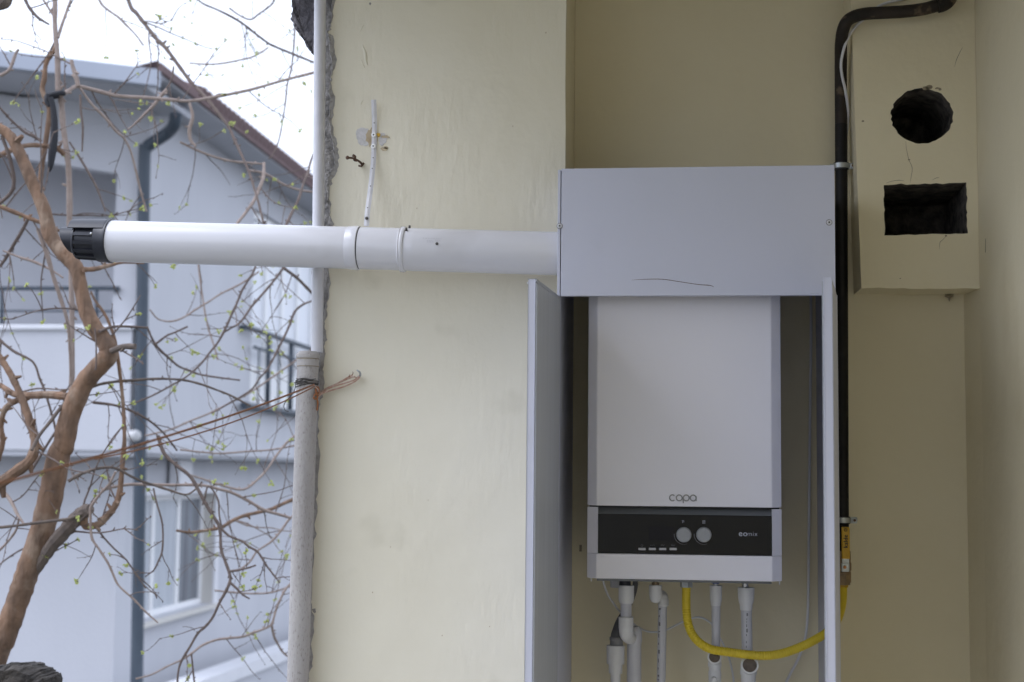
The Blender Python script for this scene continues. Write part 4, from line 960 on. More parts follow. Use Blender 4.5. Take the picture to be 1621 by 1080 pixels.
for t0, t1 in ((0.07, W_ * 0.28), (W_ * 0.28 + 0.09, W_ * 0.62), (W_ * 0.62 + 0.10, W_ - 0.07)):
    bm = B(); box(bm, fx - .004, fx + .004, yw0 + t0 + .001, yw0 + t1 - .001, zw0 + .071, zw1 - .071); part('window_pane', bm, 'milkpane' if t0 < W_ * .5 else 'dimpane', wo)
    bm = B(); n = 18; rws = []
    t2 = t0 + (t1 - t0) * (1.0 if t0 < W_ * .2 else 0.85 if t0 < W_ * .5 else 0.45)
    for k in range(n + 1):
        y_ = yw0 + t0 + (t2 - t0) * k / n; x_ = fx - .09 + .015 * math.sin(k * 1.9); rws.append((bm.verts.new((x_, y_, zw0 + .02)), bm.verts.new((x_, y_, zw1 - .02))))
    for p, q in zip(rws, rws[1:]): bm.faces.new((p[0], q[0], q[1], p[1])).smooth = True
    part('curtain', bm, 'curtain', wo)
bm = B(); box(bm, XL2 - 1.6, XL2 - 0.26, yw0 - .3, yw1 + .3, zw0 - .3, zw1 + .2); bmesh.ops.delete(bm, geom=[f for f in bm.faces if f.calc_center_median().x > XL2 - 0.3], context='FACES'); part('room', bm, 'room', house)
# french door with rail
fd = B(); fx = XS - 0.10
box(fd, fx - .03, fx + .04, yd0, yd1, zd1 - .10, zd1, .006); box(fd, fx - .03, fx + .04, yd0, yd1, zd0, zd0 + .10, .006)
nd = 5; W_ = yd1 - yd0
for k in range(nd + 1):
    y_ = yd0 + (W_ - .10) * k / nd; box(fd, fx - .029, fx + .041, y_, y_ + .10, zd0 + .101, zd1 - .101, .006)
for k in range(nd):
    y_ = yd0 + (W_ - .10) * k / nd; box(fd, fx - .02, fx + .030, y_ + .101, y_ + (W_ - .10) / nd - .001, zd0 + .101, zd0 + .55, .01)
do = part('french_door', fd, 'frame', house)
for k in range(nd):
    y_ = yd0 + (W_ - .10) * k / nd
    bm = B(); box(bm, fx - .004, fx + .004, y_ + .101, y_ + (W_ - .10) / nd - .001, zd0 + .551, zd1 - .101); part('door_pane', bm, 'palepane', do)
bm = B(); rws = []
for k in range(60):
    y_ = yd0 + W_ * k / 59; x_ = fx - .08 + .012 * math.sin(k * 1.7); rws.append((bm.verts.new((x_, y_, zd0 + .02)), bm.verts.new((x_, y_, zd1 - .02))))
for p, q in zip(rws, rws[1:]): bm.faces.new((p[0], q[0], q[1], p[1])).smooth = True
part('curtain', bm, 'hwhite', do)
rl2 = B(); xr = XS + 0.10
a, b = onx(396, 520, xr), onx(520, 557, xr); zr_ = a.z
tube(rl2, smooth_path([Vector((xr - .1, a.y - .1, zr_)), Vector((xr, a.y, zr_)), Vector((xr, (a.y + b.y) / 2, zr_)), Vector((xr, b.y, zr_))], 4), 0.035, 8)
tube(rl2, [Vector((xr, a.y + .2, zr_ - .22)), Vector((xr, b.y, zr_ - .22))], 0.022, 8)
tube(rl2, [Vector((xr, a.y - .2, zd0 - .02)), Vector((xr, b.y, zd0 - .02))], 0.05, 8)
r2 = part('door_rail', rl2, 'hdark', house)
for px in (424, 460, 492):
    y_ = onx(px, 600, xr).y; bm = B(); tube(bm, [Vector((xr, y_, zr_)), Vector((xr, y_, zd0 - .02))], 0.035, 8); part('rail_post', bm, 'hdark', r2)
for px in (409, 441, 476):
    y_ = onx(px, 600, xr).y; bm = B(); tube(bm, [Vector((xr, y_, zr_ - .22)), Vector((xr, y_, zd0 - .02))], 0.012, 8); part('rail_post', bm, 'hdark', r2)
# eaves, fascia, roof tiles
XE = XS + 0.48; YE = YF - 1.15
zE = ztop
bm = B()                                        # soffit with sloping front edge
zl = fz(88, 0, YE); zr = onx(236, 122, XE).z
box(bm, XS - 0.2, XE - 0.02, YE + 0.3, YF + 14, zE + 0.02, zE + 0.08)
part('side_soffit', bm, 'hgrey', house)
pl_, pr_ = ony(-260, 60, YE), ony(230, 122, YE)
bm = B()
def slope_box(bm, P0, P1, dy0, dy1, dz0, dz1):
    vs_ = [bm.verts.new(p + Vector((0, dy, dz))) for p in (P0, P1) for dy, dz in ((dy0, dz0), (dy1, dz0), (dy1, dz1), (dy0, dz1))]
    for idx in ((0, 1, 2, 3), (7, 6, 5, 4), (0, 4, 5, 1), (1, 5, 6, 2), (2, 6, 7, 3), (3, 7, 4, 0)): bm.faces.new([vs_[i] for i in idx])
slope_box(bm, pl_, Vector((XE + .021, YE, pr_.z)), -0.06, 0.06, -0.10, 0.06); part('front_fascia', bm, 'fascia', house)
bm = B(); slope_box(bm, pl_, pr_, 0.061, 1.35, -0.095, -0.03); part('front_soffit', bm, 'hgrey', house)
bm = B(); slope_box(bm, pl_ + Vector((0, 1.16, 0)), Vector((XS - .012, YF + .01, pr_.z)), 0.0, 0.2, -0.75, -0.10); part('front_gable', bm, 'hpaint', house)
bm = B()
box(bm, XE - 0.02, XE + 0.02, YE + 0.062, YF + 14, zE + 0.045, zE + 0.13); part('side_fascia', bm, 'rooftile', house)
zt = zE + 0.135
bm = B(); ridge = zt + 0.9
quad(bm, (XE, YE, zt), (XE, YF + 14, zt), (XS - 5.5, YF + 14, ridge), (XS - 5.5, YF + 5, ridge)); quad(bm, (XE - .05, YE + .9, zt - .05), (XS - 5.5, YF + 5, ridge), (XW, YF + 5, ridge), (XW, YE + .5, pl_.z - 0.06))
rf = part('roof', bm, 'rooftile', house)
tm = bmesh.new(); tube(tm, [Vector((0.04, 0, 0)), Vector((-0.35, 0, 0.14))], [0.075, 0.065], 8); tme = mesh_from(tm, 'roof_tile'); tme.materials.append(M['rooftile'])
y_ = YE + 1.3
while y_ < YF + 13:
    o = bpy.data.objects.new('roof_tile', tme); COL.objects.link(o); o.parent = rf; o.location = Vector((XE, y_, zt + 0.0)) - rootloc(rf); y_ += 0.17
# downpipe with its elbow
bm = B(); xp, yp = ony(229, 300, YF - .08).x, YF - .08
tube(bm, smooth_path([ony(279, 180, YF - .3), ony(276, 197, YF - .25), ony(266, 210, YF - .12), ony(242, 226, YF - .08), ony(232, 234, YF - .08), ony(229, 246, YF - .08), ony(226.5, 400, YF - .08), ony(222, 715, YF - .08), ony(216.5, 1080, YF - .08), ony(214, 1250, YF - .08)], 5), 10.2 / F_PX * 14.6, 12); part('downpipe', bm, 'hdark', house)
bm = B(); c = ony(197, 690, YF - .20); lathe(bm, c, (1, -0.5, 0.0), [(0, .02), (0.02, .045), (0.16, .06), (0.19, .05), (0.20, .02)], 18); tube(bm, [c, c + Vector((-.02, .15, .05))], .02, 8)
part('wall_lamp', bm, 'lamp', house, 'small white cylindrical lamp on the house corner')
bm = B(); a, b = onx(278, 700, XS - .3), onx(296, 770, XS - .3); box(bm, XS - .36, XS - .24, a.y, b.y, b.z, zslab - .07); part('pipe_casing', bm, 'hwhite', house)

# low garden wall with white coping at the bottom
X3 = XS + 0.55
a, b = onx(300, 1085, X3), onx(470, 1022, X3)
lw = thing('garden_wall', 'low grey garden wall with a white coping at the bottom beside the drainpipe', 'wall', (X3 - .1, (a.y + b.y) / 2, ZG))
def slope_y(bm, x0, x1, p, q, dz0, dz1):
    vs_ = [bm.verts.new(Vector((x, r_.y, r_.z + dz))) for r_ in (p, q) for x, dz in ((x0, dz0), (x1, dz0), (x1, dz1), (x0, dz1))]
    for idx in ((0, 1, 2, 3), (7, 6, 5, 4), (0, 4, 5, 1), (1, 5, 6, 2), (2, 6, 7, 3), (3, 7, 4, 0)): bm.faces.new([vs_[i] for i in idx])
dv = (b - a); p0_, q0_ = a - dv * 0.3, b + dv * 1.2
bm = B(); slope_y(bm, X3 - .30, X3, p0_, q0_, -0.14, 0.0); part('coping', bm, 'hwhite', lw)
bm = B(); slope_y(bm, X3 - .26, X3 - .04, p0_, q0_, -1.4, -0.141); part('wall_body', bm, 'hpaint', lw)

# ------------------------------------------------------------------ trees
rng = random.Random(21)
LEAF_ME = []
for s in range(4):
    bm = B(); r = random.Random(s + 40)
    for k in range(6):
        d = Vector((r.uniform(-1, 1), r.uniform(-1, 1), r.uniform(-0.3, 1))).normalized(); sd_ = d.orthogonal().normalized(); ln, wd = r.uniform(0.012, 0.02), r.uniform(0.006, 0.010)
        up_ = d.cross(sd_) * 0.003
        a = bm.verts.new(d * 0.001); b = bm.verts.new(d * ln * .45 + sd_ * wd + up_); c = bm.verts.new(d * ln); e = bm.verts.new(d * ln * .45 - sd_ * wd + up_)
        m_ = bm.verts.new(d * ln * .5 - up_)
        for q in ((a, b, m_), (b, c, m_), (c, e, m_), (e, a, m_)): bm.faces.new(q)
    me = mesh_from(bm, 'leaf_cluster'); me.materials.append(M['leaf']); LEAF_ME.append(me)
def add_leaf(parent, p, sc):
    o = bpy.data.objects.new('leaf_cluster', rng.choice(LEAF_ME)); COL.objects.link(o); o.parent = parent
    o.location = p - rootloc(parent); o.rotation_euler = (rng.uniform(0, 6), rng.uniform(0, 6), rng.uniform(0, 6)); o.scale = (sc,) * 3
def wander(p, d, L, n, wob):
    out = [p.copy()]
    d = d.normalized()
    for i in range(n):
        d = (d + Vector((rng.uniform(-wob, wob), rng.uniform(-wob, wob) * 0.6, rng.uniform(-wob, wob)))).normalized(); out.append(out[-1] + d * L / n)
    return out
def twiggy(bm, p, d, L, r, depth, tips):
    n = max(4, int(L / 0.045)); pts = wander(p, d, L, n, 0.22); sp = smooth_path(pts, 2)
    tube(bm, sp, [r, r * 0.45], 5)
    for q in pts[1:]:
        if rng.random() < 0.75:                                             # bud spurs
            dd = Vector((rng.uniform(-1, 1), rng.uniform(-.5, .5), rng.uniform(-1, 1))).normalized(); tube(bm, [q, q + dd * r * 3.5], [r * 1.0, r * 0.35], 5)
        if depth > 0 and rng.random() < 0.28:
            dd = (d.normalized() + Vector((rng.uniform(-1, 1), rng.uniform(-.5, .5), rng.uniform(-1, 1)))).normalized(); twiggy(bm, q, dd, L * rng.uniform(0.22, 0.5), r * 0.65, depth - 1, tips)
    tips.append(pts[-1]); tips.extend(q for q in pts[1:-1] if rng.random() < 0.07)
def branch(root, px, y0, y1, w, m, twigs=0, tl=(0.12, 0.35), leaves=0.5, name='branch', tm='twig', bumpy=0.10, seg=9, lsc=(0.45, 0.85)):
    """px: traced centre line; y0..y1: distance behind the wall plane at its two ends; w: widths in pixels along it"""
    n = len(px); P3 = []; ws = lerp_list(list(w), n)
    for i, (x, y) in enumerate(px):
        yy = y0 + (y1 - y0) * i / max(1, n - 1); P3.append(ony(x, y, yy))
    sp = smooth_path(P3, 5)
    rr = lerp_list([ws[i] / 2 / F_PX * (P3[i].y - EYE.y) for i in range(n)], len(sp))
    rr = [q * (1 + rng.uniform(-bumpy, bumpy)) for q in rr]
    bm = B(); tube(bm, sp, rr, seg)
    for i in range(3, len(sp) - 1):                                         # nodes and spurs
        if rng.random() < 0.22 and rr[i] < 0.02:
            dd = Vector((rng.uniform(-1, 1), rng.uniform(-.4, .4), rng.uniform(-1, 1))).normalized(); tube(bm, [sp[i], sp[i] + dd * rr[i] * 2.6], [rr[i] * .8, rr[i] * .35], 5)
    o = part(name, bm, m, root)
    twigs = int(twigs * 0.52 + 0.5)
    if twigs:
        tb = B(); tips = []
        for k in range(twigs):
            i = rng.randrange(2, len(sp) - 1); d0 = (sp[i + 1] - sp[i - 1]).normalized()
            sd_ = Vector((-d0.z, 0, d0.x)) * rng.choice((-1, 1)); d = d0 * rng.uniform(0.2, 1.0) + sd_ * rng.uniform(0.5, 1.0) + Vector((0, rng.uniform(-.5, .5), 0))
            twiggy(tb, sp[i], d, rng.uniform(*tl), min(0.0036, max(0.0019, rr[i] * 0.42)), 1, tips)
        part('twigs', tb, tm, o, kind='stuff')
        for t_ in tips:
            if rng.random() < leaves: add_leaf(o, t_, rng.uniform(*lsc))
    return o
YT = 1.0
def base_of(px, py, y): p = ony(px, py, y); return (p.x, p.y, ZG)
t1 = thing('bare_tree', 'bare tree with thick tan trunk bending behind the flue terminal', 'tree', base_of(-40, 1080, YT))
b0 = ony(8, 1010, YT)
trunk_px = [(-60, 1500), (-40, 1240), (-12, 1060), (8, 1008), (20, 973), (32, 940), (43, 907), (63, 853), (80, 787), (93, 720), (100, 707), (110, 660), (130, 613), (147, 590), (170, 565), (171, 550), (160, 532), (150, 520), (137, 493), (128, 457), (120, 423), (100, 400), (80, 373), (70, 333), (53, 293), (33, 247), (17, 217), (-4, 200), (-30, 185)]
branch(t1, trunk_px, YT, YT, [46, 42, 40, 38, 37, 38, 38, 41, 40, 36, 35, 34, 33, 31, 32, 30, 28, 27, 25, 23, 24, 27, 25, 22, 21, 20, 18, 15, 14], 'bark', 10, (0.10, 0.3), 0.5, 'trunk', seg=20, bumpy=0.05)
bk = lambda *a, **k: branch(t1, *a, **k)
bk([(55, 905), (68, 885), (83, 863), (97, 847), (110, 833), (124, 818), (135, 809), (143, 806)], YT, YT - .08, [16, 20, 22, 23, 24, 24, 22, 15], 'bark_grey', 3)
bk([(134, 815), (134, 832), (145, 833), (158, 829), (171, 816), (182, 801), (189, 782), (192, 755), (195, 720), (197, 693), (195, 643), (190, 593), (182, 540), (172, 510), (163, 493), (150, 475), (144, 462)], YT - .06, YT + .1, [12, 12, 11, 11, 11, 11, 10, 9, 8, 7, 6, 6, 6, 5, 5, 4, 4], 'bark', 8)
bk([(-40, 520), (-15, 545), (0, 566), (17, 593), (33, 627), (50, 677), (55, 706), (46, 730), (18, 752), (-25, 782)], YT + .05, YT - .1, [9, 10, 10, 11, 12, 13, 15, 18, 20, 22], 'bark', 3)
bk([(-30, 600), (0, 610), (20, 623), (40, 626), (77, 625), (108, 628)], YT + .2, YT + .02, [8, 9, 10, 12, 13, 14], 'bark', 4)
bk([(45, 628), (25, 635), (10, 645), (3, 662), (2, 680), (4, 700), (-4, 730)], YT + .15, YT + .2, [12, 11, 10, 9, 9, 9, 10], 'bark', 2)
bk([(50, 713), (62, 690), (80, 667), (96, 646), (113, 630), (135, 617), (160, 608), (186, 604), (213, 602), (240, 600), (267, 600), (292, 602), (317, 608), (342, 617), (367, 627), (397, 643)], YT - .1, YT + .3, [6, 6, 6, 6, 5.5, 5, 5, 5, 5, 4.5, 4, 4, 4, 3.5, 3.5, 3], 'bark_grey', 10, (.1, .3))
bk([(50, 745), (85, 688), (120, 640)], YT + .3, YT + .3, [5, 4, 3], 'twig', 4)
bk([(147, 637), (187, 643), (227, 660), (253, 680), (268, 697), (280, 713)], YT + .2, YT + .5, [5, 4, 4, 3, 3, 3], 'twig', 6)
bk([(-10, 530), (20, 555), (52, 573), (63, 600), (72, 622), (88, 680), (92, 720)], YT + .3, YT + .3, [5, 5, 4, 4, 4, 4, 3], 'twig', 6)
bk([(176, 556), (195, 549), (214, 549)], YT - .03, YT - .05, [11, 10, 10], 'bark_grey', 2, (.06, .12))
bk([(150, 520), (152, 545), (152, 580), (150, 586)], YT - .04, YT - .05, [3, 3, 3, 3], 'twig', 0)
bk([(157, 525), (175, 518), (200, 517), (233, 519)], YT - .04, YT + .1, [5, 5, 4, 4], 'twig', 2)
bk([(132, 427), (150, 426), (170, 421), (195, 416), (228, 417)], YT - .02, YT + .15, [9, 8, 7, 4, 3], 'bark', 3, (.06, .15))
bk([(-20, 318), (0, 327), (20, 335), (45, 345), (75, 357), (100, 368)], YT + .1, YT + .1, [6, 7, 8, 7, 6, 5], 'bark', 5)
bk([(60, 362), (75, 405), (85, 440), (95, 470), (107, 510), (110, 545), (112, 590), (113, 625)], YT + .1, YT + .2, [7, 8, 7, 7, 6, 5, 5, 4], 'twig_pale', 4)
bk([(48, 340), (35, 365), (20, 390), (5, 415), (-10, 430)], YT + .2, YT + .3, [6, 6, 6, 5, 5], 'twig', 5)
bk([(5, 397), (30, 407), (55, 415), (80, 427), (100, 440)], YT + .25, YT + .25, [3, 4, 5, 4, 3], 'twig_pale', 4)
bk([(-10, 330), (20, 300), (18, 260), (3, 215)], YT + .05, YT, [6, 7, 7, 6], 'twig', 3)
bk([(60, 290), (48, 270), (42, 245)], YT, YT, [8, 7, 6], 'twig', 1)
# lower right sprays
bk([(183, 747), (172, 768), (160, 780), (150, 793), (144, 803), (143, 815), (145, 850), (157, 870), (170, 890), (178, 907), (187, 926), (205, 943), (213, 950), (232, 970), (250, 986)], YT - .15, YT - .1, [4.5, 5, 5, 5, 5, 4.5, 4.5, 4, 4, 4, 3.5, 3.5, 3.5, 3, 2.5], 'twig_pale', 7, (.06, .16), tm='twig')
bk([(-10, 836), (20, 833), (50, 829), (80, 825), (110, 821), (137, 810)], YT - .1, YT - .08, [5, 5, 5, 5, 5, 6], 'bark_grey', 4, (.06, .14))
bk([(108, 762), (125, 752), (140, 746), (158, 741), (175, 740), (190, 744), (207, 754), (225, 762), (240, 767), (265, 775), (293, 783), (308, 776), (320, 763)], YT - .1, YT + .1, [6, 6, 5, 5, 4.5, 4.5, 4.5, 4, 4, 4, 3, 3, 3], 'bark_grey', 8, (.06, .2))
bk([(165, 775), (185, 770), (207, 767), (235, 767), (267, 768), (317, 768), (345, 774), (367, 780), (393, 793), (417, 807), (440, 814), (460, 820)], YT + .3, YT + .5, [5, 5, 5, 5, 5, 5, 5, 5, 5, 5, 5, 4], 'twig_pale', 8)
bk([(243, 773), (247, 793), (257, 830), (257, 870), (250, 890), (243, 903), (230, 913)], YT, YT, [3, 3, 3, 3, 3, 2.5, 2], 'twig', 6, (.06, .14))
bk([(-10, 880), (10, 860), (25, 840), (30, 820)], YT + .1, YT, [5, 4, 4, 3], 'twig_pale', 3)
bk([(-10, 760), (15, 790), (28, 815), (38, 830)], YT + .1, YT, [5, 6, 5, 4], 'twig_pale', 3)

t2 = thing('tied_tree', 'slim pale stems tied together with a black strap, left of the house column', 'tree', base_of(-35, 1200, 1.4))
b2 = lambda *a, **k: branch(t2, *a, **k)
b2([(86, -60), (87, 0), (87, 43), (91, 93), (92, 143), (97, 160), (100, 200), (108, 260), (110, 317), (110, 360), (112, 420), (114, 520), (113, 610), (100, 700), (80, 790), (50, 880), (18, 980), (-20, 1090), (-45, 1300)], 1.4, 1.4, [8, 8, 9, 9, 10, 10, 10, 10, 10, 10, 9, 9, 9, 9, 10, 10, 11, 12, 13], 'twig_pale', 9, name='trunk')
b2([(91, 70), (83, 85), (73, 100), (70, 125), (67, 143), (76, 165), (78, 180), (72, 227), (65, 273), (65, 307), (75, 345), (82, 370)], 1.4, 1.38, [7, 7, 8, 9, 9, 9, 9, 9, 9, 9, 8, 6], 'bark', 3)
b2([(92, 60), (98, 40), (105, 20), (115, -10), (122, -40)], 1.4, 1.5, [6, 5, 5, 4, 4], 'twig_pale', 4)
b2([(88, 30), (75, 10), (62, -10)], 1.4, 1.4, [4, 4, 3], 'twig_pale', 2)
b2([(96, 152), (110, 143), (123, 137), (150, 143), (187, 152), (233, 155), (267, 158), (300, 160), (333, 155), (393, 143), (450, 127), (497, 115), (530, 105)], 1.36, 1.9, [7, 7, 7, 7, 6.5, 6, 6, 5.5, 5.5, 5, 5, 5, 5], 'twig_pale', 14, leaves=0.7)
b2([(124, 137), (120, 120), (115, 105), (113, 95)], 1.36, 1.36, [8, 8, 7, 6], 'twig_pale', 2)
b2([(127, 140), (145, 165), (167, 187), (183, 207), (197, 220), (207, 240), (215, 270), (222, 300), (232, 335)], 1.4, 1.6, [4, 5, 5, 5, 4, 4, 4, 4, 3], 'twig_pale', 6, leaves=.6)
b2([(110, 225), (125, 248), (140, 273), (152, 295), (160, 315), (167, 335)], 1.4, 1.4, [3, 4, 4, 4, 3, 3], 'twig', 3, leaves=.6)
b2([(127, 150), (128, 175), (131, 200), (130, 240)], 1.36, 1.36, [4, 4, 4, 3], 'twig', 2)
b2([(101, 245), (92, 235), (83, 233), (70, 231), (50, 230), (35, 232), (20, 237), (0, 246), (-20, 255)], 1.35, 1.2, [8, 8, 8, 8, 8, 8, 9, 9, 9], 'bark', 4)
b2([(66, 224), (53, 216), (40, 210), (28, 200), (17, 190), (8, 180), (-5, 165)], 1.3, 1.2, [5, 5, 5, 4, 4, 4, 4], 'twig', 3)
b2([(265, 142), (255, 152), (245, 165), (232, 178), (215, 195), (203, 205)], 1.7, 1.7, [7, 6, 6, 5, 4, 3], 'twig_pale', 3, leaves=.6)
b2([(275, 105), (272, 125), (262, 143)], 1.7, 1.7, [3, 3, 3], 'twig', 1)
b2([(300, 163), (305, 185), (300, 205), (302, 222), (310, 232)], 1.8, 1.8, [5, 6, 7, 6, 4], 'twig_pale', 1)
b2([(285, 225), (310, 237), (335, 247), (365, 255), (395, 258), (420, 260)], 1.8, 2, [4, 4, 4, 4, 4, 3], 'twig_pale', 6, leaves=.7)
b2([(0, 180 - 60), (15, 110), (25, 85), (30, 78)], 1.5, 1.5, [6, 6, 5, 4], 'twig_pale', 2)
b2([(-20, -10), (0, 5), (12, -5), (25, -30)], 0.8, 0.8, [30, 26, 22, 20], 'bark_grey', 0)
b2([(36, -10), (45, 10), (57, 25), (66, 32), (78, 39)], 1.2, 1.2, [5, 6, 5, 5, 3], 'twig', 3)
# black strap round the stems
sp_ = B()
c = ony(87, 151, 1.36); KS = (1.36 + 3.66) / F_PX
tube(sp_, [c + Vector((math.cos(a) * 14 * KS, math.sin(a) * 9 * KS, 2 * KS * math.sin(a + 1) + math.cos(a) * 2 * KS)) for a in [2 * math.pi * k / 20 for k in range(21)]], 4.5 * KS, 8)
tube(sp_, smooth_path([ony(80, 155, 1.30), ony(84, 170, 1.30), ony(86, 190, 1.30), ony(86, 215, 1.30), ony(83, 240, 1.30), ony(80, 262, 1.30), ony(78, 272, 1.30)], 4), [5 * KS, 5 * KS, 6 * KS, 6.5 * KS, 7 * KS, 5 * KS, 2 * KS], 8)
tube(sp_, smooth_path([ony(75, 150, 1.31), ony(73, 160, 1.30), ony(78, 168, 1.30)], 4), 3.5 * KS, 8)
single('tie_strap', sp_, 'strap', 'black cloth strap tied round the slim pale stems with its end hanging', 'strap')

t3 = thing('overhanging_tree', 'dark thin branches hanging down in front of the house and white sky', 'tree', base_of(330, 1080, 2.3))
b3 = lambda *a, **k: branch(t3, *a, **k)
b3([(150, -260), (175, -110), (203, 0), (217, 22), (233, 43), (248, 62), (263, 77), (280, 100), (300, 127), (317, 145), (333, 163), (350, 185), (363, 203), (372, 223), (380, 240), (390, 262), (397, 280), (403, 300), (407, 313), (412, 332), (417, 353)], 2.0, 1.6, [9, 8, 7, 7, 7, 7, 7, 6.5, 6, 6, 6, 5.5, 5, 5, 5, 4.5, 4.5, 4, 4, 4, 3.5], 'twig', 9, leaves=.5, tm='twig')
b3([(130, -60), (157, 0), (170, 15), (187, 27), (198, 38), (207, 47), (217, 58), (227, 72)], 2.0, 2.0, [4, 4, 4, 4, 4, 3, 3, 3], 'twig_pale', 4)
b3([(300, -20), (317, 3), (345, 16), (367, 27), (385, 38), (400, 50), (413, 60), (427, 70), (445, 78), (467, 87), (482, 93), (497, 99), (520, 106)], 2.2, 2.6, [3, 3, 3.5, 4, 4, 4, 4, 4, 4, 4, 4, 4, 4], 'twig', 9, (.1, .35))
b3([(363, 13), (380, 25), (397, 31), (410, 22), (423, 13), (433, 3), (440, -20)], 2.4, 2.4, [3, 3, 3, 3, 3, 3, 3], 'twig', 3)
b3([(468, -20), (467, 30), (466, 60), (464, 85), (461, 110), (455, 133), (452, 160), (450, 175), (445, 205), (440, 227), (432, 245), (425, 252)], 2.4, 2.3, [3, 3, 3, 3, 3, 3, 3, 2.5, 2.5, 2.5, 2, 2], 'twig', 8, (.08, .25), tm='twig')
b3([(300, 100), (330, 102), (355, 100), (380, 95), (397, 91), (412, 84), (425, 75)], 2.6, 2.6, [3, 3, 3, 3, 3, 3, 3], 'twig_pale', 6)
b3([(500, 235), (492, 255), (487, 275), (480, 292), (473, 315), (463, 335), (455, 352), (445, 372)], 2.2, 1.9, [3, 4, 4, 4, 5, 5, 5, 4], 'twig', 7)
b3([(418, 258), (417, 280), (410, 300), (402, 318), (388, 338), (377, 352), (365, 370)], 1.8, 1.6, [5, 6, 6, 6, 5, 5, 5], 'twig_pale', 4)
b3([(395, 270), (420, 275), (445, 290), (470, 300), (500, 305)], 2.2, 2.4, [4, 4, 4, 4, 4], 'twig_pale', 6)
b3([(420, 350), (405, 420), (392, 445), (383, 460), (375, 480), (367, 497), (357, 520), (345, 542), (333, 557), (317, 577), (297, 595), (277, 607), (240, 627), (200, 643)], 1.7, 1.5, [3, 3.5, 4, 4, 4, 4, 4, 4, 3.5, 3.5, 3, 3, 3, 2.5], 'twig', 14, (.1, .3), leaves=.55)
b3([(470, 405), (450, 423), (437, 440), (423, 457), (410, 472), (397, 487), (387, 502), (377, 513), (365, 520), (353, 527)], 1.9, 1.6, [3, 4, 4, 4, 4, 4, 4, 3.5, 3, 3], 'twig', 10, (.1, .3), leaves=.5)
b3([(510, 470), (493, 477), (480, 482), (467, 493), (460, 510), (453, 527), (443, 547), (433, 567), (423, 585), (410, 600), (400, 615), (383, 627), (360, 640), (335, 655)], 2.0, 1.7, [3, 3, 3.5, 4, 4, 4, 4, 4, 3.5, 3.5, 3, 3, 3, 2.5], 'twig', 14, (.1, .3), leaves=.5)
b3([(233, 517), (240, 535), (247, 547), (255, 556), (263, 563), (273, 572), (283, 580), (300, 587), (317, 593), (347, 598), (380, 602)], 1.6, 1.8, [3, 4, 5, 5, 4, 4, 3.5, 3.5, 3, 3, 3], 'twig', 8, (.08, .25))
b3([(246, 545), (255, 538), (265, 531), (280, 525), (297, 517)], 1.6, 1.6, [4, 4, 3, 3, 3], 'twig', 3, (.05, .12))
b3([(450, 425), (470, 440), (485, 455), (500, 470), (515, 480)], 2, 2.2, [5, 5, 5, 4, 4], 'twig', 3)
b3([(237, 490), (250, 505), (270, 509), (290, 503), (310, 490), (330, 478), (350, 465), (380, 450), (410, 430)], 2.0, 2.2, [2.5, 2.5, 3, 3, 3, 3, 3, 3, 3], 'twig_pale', 8)
b3([(310, 390), (322, 480), (330, 520), (338, 545), (345, 570)], 2.4, 2.4, [3, 3, 3, 3, 3], 'twig_pale', 5)
b3([(250, 690), (260, 718), (280, 737), (300, 753), (312, 772), (323, 793), (335, 813), (347, 833), (349, 850), (350, 870), (357, 890), (363, 907), (364, 920), (357, 937), (347, 955), (337, 977), (325, 992), (313, 1003), (300, 1025), (287, 1047), (282, 1065), (280, 1090), (276, 1120)], 1.2, 1.0, [6, 6, 6, 6, 6, 6, 6, 5.5, 5, 5, 5, 5, 5, 5, 4.5, 4.5, 4.5, 4, 4, 4, 3.5, 3.5, 3], 'twig', 10, (.06, .18), leaves=.25)
b3([(323, 793), (330, 770), (345, 790), (347, 815), (352, 840)], 1.1, 1.1, [3, 3, 3, 3, 3], 'twig', 3, (.05, .12))
b3([(347, 833), (362, 848), (383, 857), (395, 866), (407, 873), (415, 884), (423, 897), (433, 910), (443, 923)], 1.1, 1.1, [5, 4, 4, 4, 4, 3.5, 3, 3, 2.5], 'twig', 7, (.05, .15), leaves=.2)
b3([(362, 905), (375, 903), (390, 900), (405, 895)], 1.05, 1.05, [4, 4, 3, 3], 'twig', 3, (.04, .1))
b3([(364, 922), (375, 932), (385, 942), (395, 948)], 1.05, 1.05, [4, 4, 3, 3], 'twig', 2, (.04, .1))
b3([(303, 1035), (305, 1055), (308, 1085)], 1.0, 1.0, [3, 3, 3], 'twig', 2, (.04, .1))
b3([(280, 840), (300, 843), (325, 840), (350, 835), (367, 825), (385, 817), (405, 812), (427, 807), (447, 798), (470, 788), (500, 775)], 1.6, 2.2, [4, 5, 5, 6, 6, 6, 6, 6, 6, 6, 6], 'bark', 9, leaves=.5, tm='twig_pale')
b3([(505, 795), (480, 808), (460, 820), (445, 840), (430, 857), (407, 873), (395, 890), (375, 905)], 1.9, 1.8, [4, 4, 4, 4, 3.5, 3, 3, 2.5], 'twig_pale', 8)
b3([(215, 1075), (240, 1068), (265, 1055), (287, 1045), (303, 1035), (320, 1022), (343, 1013), (367, 1010), (385, 1008), (400, 1002), (417, 996), (430, 988), (437, 965), (447, 942), (457, 927), (475, 915)], 1.5, 1.9, [3, 3, 3, 3.5, 4, 4, 4, 4, 4, 4, 4, 4, 4, 4, 4, 4], 'twig_pale', 12, (.08, .25))
b3([(430, 988), (433, 1005), (440, 1020), (450, 1035), (470, 1048)], 1.8, 1.9, [4, 4, 4, 3, 3], 'twig_pale', 3)
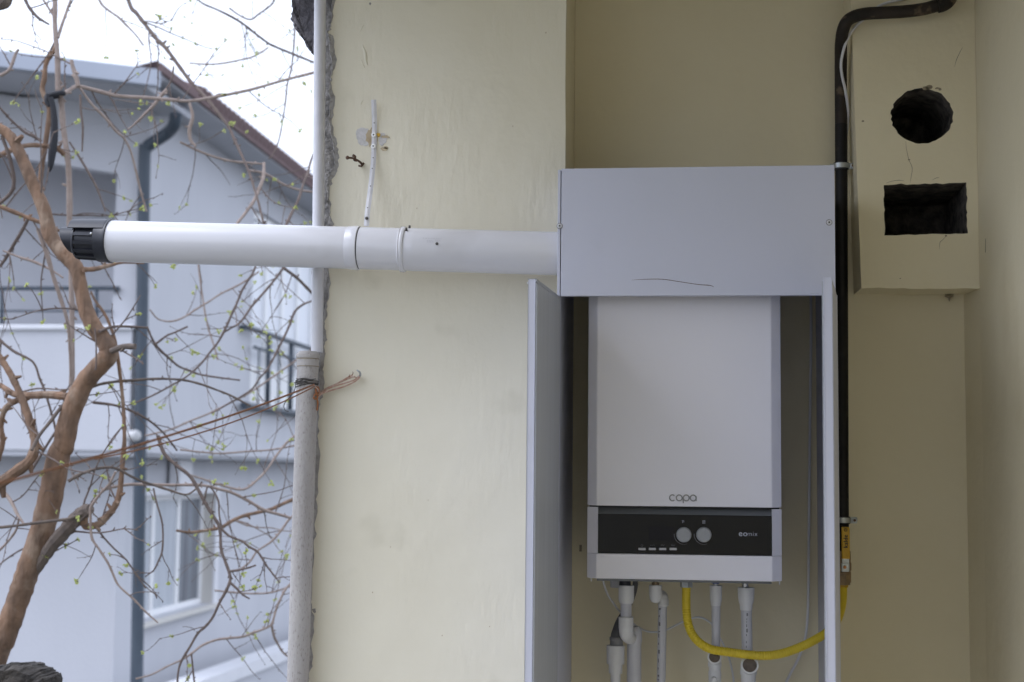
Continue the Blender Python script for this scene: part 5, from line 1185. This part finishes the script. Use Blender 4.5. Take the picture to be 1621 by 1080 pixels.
b3([(340, 935), (370, 938), (400, 940), (430, 938), (455, 930), (490, 918)], 2.0, 2.2, [3, 3, 3, 3, 3, 3], 'twig_pale', 6)
b3([(285, 712), (320, 716), (350, 718), (390, 715), (430, 712), (470, 705)], 2.0, 2.2, [3, 3, 3, 3, 3, 3], 'twig_pale', 6)
b3([(300, 752), (320, 758), (350, 768), (385, 775), (410, 757), (425, 740), (437, 722), (455, 700), (480, 680)], 1.9, 2.2, [3, 3, 4, 4, 4, 4, 4, 4, 4], 'twig_pale', 8)
b3([(230, 690), (270, 680), (300, 667), (330, 655), (360, 640), (395, 622), (430, 598), (470, 570), (500, 550)], 2.2, 2.4, [3, 3, 3, 3, 3, 3, 3, 3, 3], 'twig_pale', 10)

t4 = B(); rng2 = random.Random(31)
out = [(-30, 1062), (-8, 1056), (4, 1054), (13, 1052), (24, 1054), (33, 1050), (42, 1053), (50, 1052), (58, 1059), (66, 1062), (72, 1068), (78, 1070), (80, 1078), (81, 1110), (84, 1300), (84, 1620), (-40, 1620), (-35, 1200)]
ys = 0.55; dense = []
for p, q in zip([ony(x, y, ys) for x, y in out], [ony(x, y, ys) for x, y in out[1:] + out[:1]]):
    for k in range(3): dense.append(p.lerp(q, k / 3) + Vector((rng2.uniform(-.003, .003), 0, rng2.uniform(-.002, .002))))
cen = sum(dense, Vector()) / len(dense); layers = []
for dy, sc in ((-0.07, 0.93), (-0.04, 0.985), (0.0, 1.0), (0.05, 0.99), (0.09, 0.95)):
    layers.append([t4.verts.new(Vector((cen.x + (p.x - cen.x) * sc, p.y + dy, p.z - (1 - sc) * 0.12)) + Vector((rng2.uniform(-.003, .003), 0, rng2.uniform(-.003, .003)))) for p in dense])
n = len(dense)
for A, Bq in zip(layers, layers[1:]):
    for k in range(n): t4.faces.new((A[k], A[(k + 1) % n], Bq[(k + 1) % n], Bq[k]))
t4.faces.new(layers[0]); t4.faces.new(list(reversed(layers[-1])))
single('tree_stump', t4, 'stump', 'dark rough topped tree stump at the bottom left corner', 'stump')
